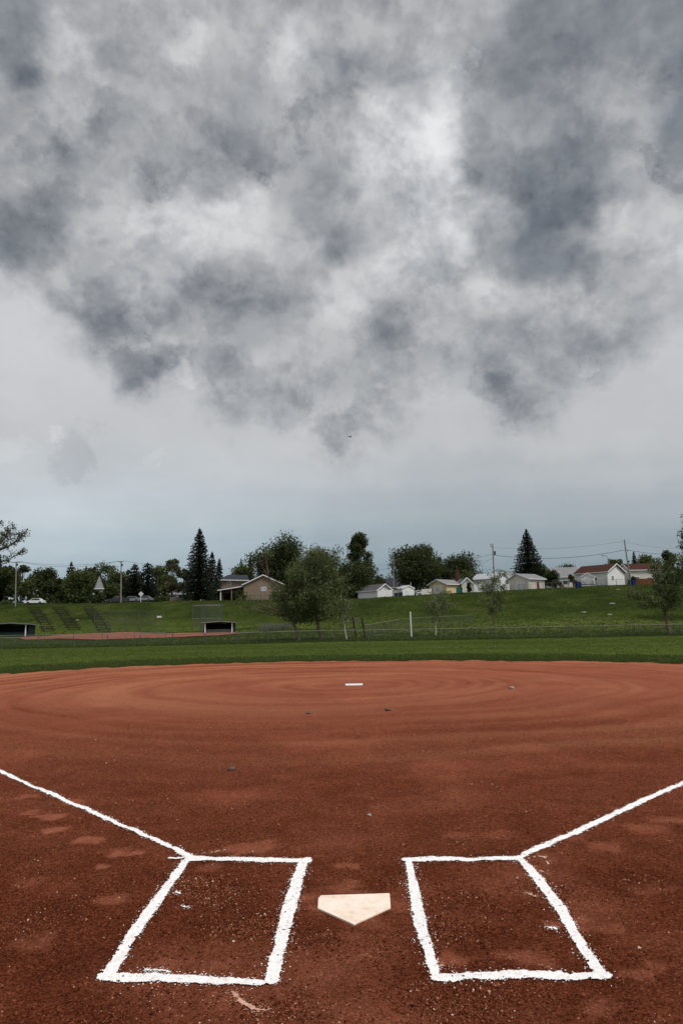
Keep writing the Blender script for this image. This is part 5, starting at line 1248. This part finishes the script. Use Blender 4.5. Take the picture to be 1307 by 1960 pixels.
# single lumps and gaps of the cloud deck: (photo x, y, radius, darkness)
LUMPS = [(575,228,40,.24),(490,282,56,.24),(500,330,26,.20),(312,300,58,.22),(292,362,32,.20),(78,278,48,.18),(185,212,44,.14),(140,405,58,.22),(60,445,76,.12),(652,130,58,.20),
 (615,385,74,.14),(1060,388,90,.14),(1065,450,56,.10),(1060,130,66,.12),(1252,322,34,.24),(1280,350,26,.2),(230,592,66,.17),(275,700,58,.22),(332,690,42,.12),(442,604,56,.19),(398,690,44,.14),
 (520,757,56,.18),(440,772,40,.10),(640,825,42,.18),(694,800,34,.14),(752,640,50,.15),(872,712,56,.12),(985,775,58,.24),(930,745,42,.16),(1120,540,66,.14),(1135,690,52,.12),(560,745,44,.1),(145,868,52,.13),
 (1000,690,50,.12),(930,300,46,.16),(800,650,40,.08),(1205,640,60,.1),(365,560,40,.1),(700,560,44,.06),(340,80,60,.06),(480,150,60,.08),(30,90,44,.14),
 (255,638,26,-.22),(550,118,40,-.12),(360,76,28,-.12),(158,176,44,-.13),(268,348,28,-.14),(420,318,40,-.12),(896,118,22,-.22),(1240,215,40,-.12),(1225,405,70,-.06),(1108,702,24,-.2),(980,728,24,-.14),
 (880,560,44,-.10),(15,865,42,-.07),(96,832,20,-.10),(283,893,20,-.06),(740,190,40,-.10),(800,270,60,-.08),(700,470,50,-.1),(880,420,50,-.1),(345,720,30,-.12),(620,640,50,-.08),(95,560,46,-.1),(460,420,60,-.07),(1010,250,40,-.10),(680,720,44,-.08),(1290,690,60,-.04)]
w3 = vm('SCALE', vm('SUBTRACT', wn(22., 6, .70, DIR).outputs['Color'], (.5,.5,.5)), None, .10)
w4 = vm('SCALE', vm('SUBTRACT', wn(9., 2, .5, DIR).outputs['Color'], (.5,.5,.5)), None, .10)
DL = vm('ADD', DIR, vm('ADD', w3, w4))
fl_ = mth('MAXIMUM', vm('DOT_PRODUCT', DL, tuple(F0)), .12)
cmb = nd(nt, 'ShaderNodeCombineXYZ'); L(nt, mth('DIVIDE', vm('DOT_PRODUCT', DL, tuple(R0)), fl_), cmb.inputs[0]); L(nt, mth('DIVIDE', vm('DOT_PRODUCT', DL, tuple(U0)), fl_), cmb.inputs[1])
acc = None
for (px, py, rr_, am) in LUMPS:
    q = nd(nt, 'ShaderNodeVectorMath', operation='DISTANCE'); L(nt, cmb.outputs[0], q.inputs[0]); q.inputs[1].default_value = ((px-CX)/F, (CY-py)/F, 0)
    mr = nd(nt, 'ShaderNodeMapRange', interpolation_type='SMOOTHSTEP'); mr.inputs[1].default_value = rr_*.62/F; mr.inputs[2].default_value = rr_*1.2/F; mr.inputs[3].default_value = -am*.95; mr.inputs[4].default_value = 0.; L(nt, q.outputs['Value'], mr.inputs[0])
    acc = mr.outputs[0] if acc is None else mth('ADD', acc, mr.outputs[0])
LUMP = acc
# elsewhere in the sky: noise clouds, made brighter to add light on house fronts
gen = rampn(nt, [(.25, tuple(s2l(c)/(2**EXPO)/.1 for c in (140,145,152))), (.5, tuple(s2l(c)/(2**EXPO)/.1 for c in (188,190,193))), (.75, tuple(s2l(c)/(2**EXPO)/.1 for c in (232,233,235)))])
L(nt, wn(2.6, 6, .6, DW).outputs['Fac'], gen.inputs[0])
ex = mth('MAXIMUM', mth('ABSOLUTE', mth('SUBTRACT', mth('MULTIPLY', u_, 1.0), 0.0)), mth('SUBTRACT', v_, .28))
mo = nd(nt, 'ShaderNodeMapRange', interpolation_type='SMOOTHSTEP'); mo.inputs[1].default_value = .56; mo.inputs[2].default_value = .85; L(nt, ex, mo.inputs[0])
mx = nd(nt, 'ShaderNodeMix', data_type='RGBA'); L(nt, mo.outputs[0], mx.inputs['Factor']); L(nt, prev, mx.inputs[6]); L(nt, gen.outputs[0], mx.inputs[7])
# billow detail: relief from two offset noise reads
DS = vm('ADD', DIR, vm('SCALE', vm('SUBTRACT', wn(9., 3, .5, DIR).outputs['Color'], (.5,.5,.5)), None, .05))
def billow(scale, off, amp):
    a_ = wn(scale, 5, .52, DS).outputs['Fac']; b2 = wn(scale, 5, .52, vm('ADD', DS, (0.35*off, 0., off))).outputs['Fac']
    return mth('MULTIPLY', mth('SUBTRACT', a_, b2), amp)
det = mth('ADD', billow(5., -.045, 1.0), mth('ADD', billow(13., -.016, .9), billow(30., -.007, .5)))
det = mth('ADD', det, mth('MULTIPLY', mth('SUBTRACT', wn(8., 5, .55, DS).outputs['Fac'], .5), .75))
det = mth('ADD', mth('MULTIPLY', det, mth('ADD', mth('MULTIPLY', Mk.outputs[0], .9), .1)), mth('ADD', LUMP, 1.0))
def puffs(scale, lo_, hi_, amp, sh):
    q = nd(nt, 'ShaderNodeMapRange', interpolation_type='SMOOTHSTEP'); q.inputs[1].default_value = lo_; q.inputs[2].default_value = hi_; q.inputs[3].default_value = amp*.5; q.inputs[4].default_value = -amp*.5
    L(nt, wn(scale, 8, .60, vm('ADD', DIR, sh)).outputs['Fac'], q.inputs[0]); return q.outputs[0]
det = mth('ADD', det, mth('MULTIPLY', mth('ADD', puffs(8., .465, .56, .17, (3.1,.7,1.3)), puffs(15., .46, .56, .11, (1.7,2.2,.4))), Mk.outputs[0]))
# wisps of clearer, bluer air low down
mpb = nd(nt, 'ShaderNodeMapping'); mpb.inputs['Scale'].default_value = (3., 3., 17.); mpb.inputs['Location'].default_value = (4.2, 1.3, .7); L(nt, DIR, mpb.inputs[0])
bw = nd(nt, 'ShaderNodeMapRange', interpolation_type='SMOOTHSTEP'); bw.inputs[1].default_value = .46; bw.inputs[2].default_value = .66; L(nt, wn(1., 6, .62, mpb.outputs[0]).outputs['Fac'], bw.inputs[0])
lob = nd(nt, 'ShaderNodeMapRange', interpolation_type='SMOOTHSTEP'); lob.inputs[1].default_value = .06; lob.inputs[2].default_value = .15; lob.inputs[3].default_value = 1.; lob.inputs[4].default_value = 0.; L(nt, sepd.outputs['Z'], lob.inputs[0])
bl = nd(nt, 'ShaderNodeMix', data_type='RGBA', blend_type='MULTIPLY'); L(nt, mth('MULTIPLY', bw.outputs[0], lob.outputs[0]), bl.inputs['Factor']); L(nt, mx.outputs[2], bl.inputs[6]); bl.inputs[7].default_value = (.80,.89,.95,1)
# thin streaks low down
mp = nd(nt, 'ShaderNodeMapping'); mp.inputs['Scale'].default_value = (3.5, 3.5, 26.); L(nt, DIR, mp.inputs[0])
stk = mth('ADD', mth('MULTIPLY', mth('SUBTRACT', wn(1., 5, .6, mp.outputs[0]).outputs['Fac'], .5), mth('MULTIPLY_ADD', lo.outputs[0], -.16, .18)), 1.0)
hs = nd(nt, 'ShaderNodeVectorMath', operation='SCALE'); L(nt, bl.outputs[2], hs.inputs[0]); L(nt, mth('MULTIPLY', stk, 1.035), hs.inputs['Scale'])
dm = mth('MINIMUM', mth('MAXIMUM', det, .3), 1.24); ct = nd(nt, 'ShaderNodeCombineXYZ')
for i_, ex_ in enumerate((1.07, 1.02, .95)): L(nt, mth('POWER', dm, ex_), ct.inputs[i_])
hv = nd(nt, 'ShaderNodeVectorMath', operation='MULTIPLY'); L(nt, hs.outputs[0], hv.inputs[0]); L(nt, ct.outputs[0], hv.inputs[1])
# clear sky behind the clouds
SUN_EL, SUN_AZ = 57., 128.    # high, to the right and a little behind the camera
sky = nt.nodes.new('ShaderNodeTexSky'); sky.sky_type = 'NISHITA'; sky.sun_disc = False; sky.sun_elevation = R(SUN_EL); sky.sun_rotation = R(SUN_AZ)
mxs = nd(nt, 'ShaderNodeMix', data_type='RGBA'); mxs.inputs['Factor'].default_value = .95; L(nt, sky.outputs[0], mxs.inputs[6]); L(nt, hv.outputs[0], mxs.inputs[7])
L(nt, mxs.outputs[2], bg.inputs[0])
w.cycles.sampling_method = 'MANUAL'; w.cycles.sample_map_resolution = 256

sun = bpy.data.lights.new('sun', 'SUN'); sun.energy = 1.5; sun.angle = R(14); sun.color = (1,.97,.93)
so = bpy.data.objects.new('sun', sun); COL.objects.link(so)
sd = Vector((sin(R(SUN_AZ))*cos(R(SUN_EL)), cos(R(SUN_AZ))*cos(R(SUN_EL)), sin(R(SUN_EL))))
so.rotation_euler = sd.to_track_quat('Z', 'Y').to_euler(); so.location = (0, 0, 50)

sc.view_settings.view_transform = 'Standard'; sc.view_settings.look = 'None'; sc.view_settings.exposure = EXPO; sc.view_settings.gamma = 1
sc.render.engine = 'CYCLES'
sc.cycles.max_bounces = 5; sc.cycles.diffuse_bounces = 2; sc.cycles.transparent_max_bounces = 4
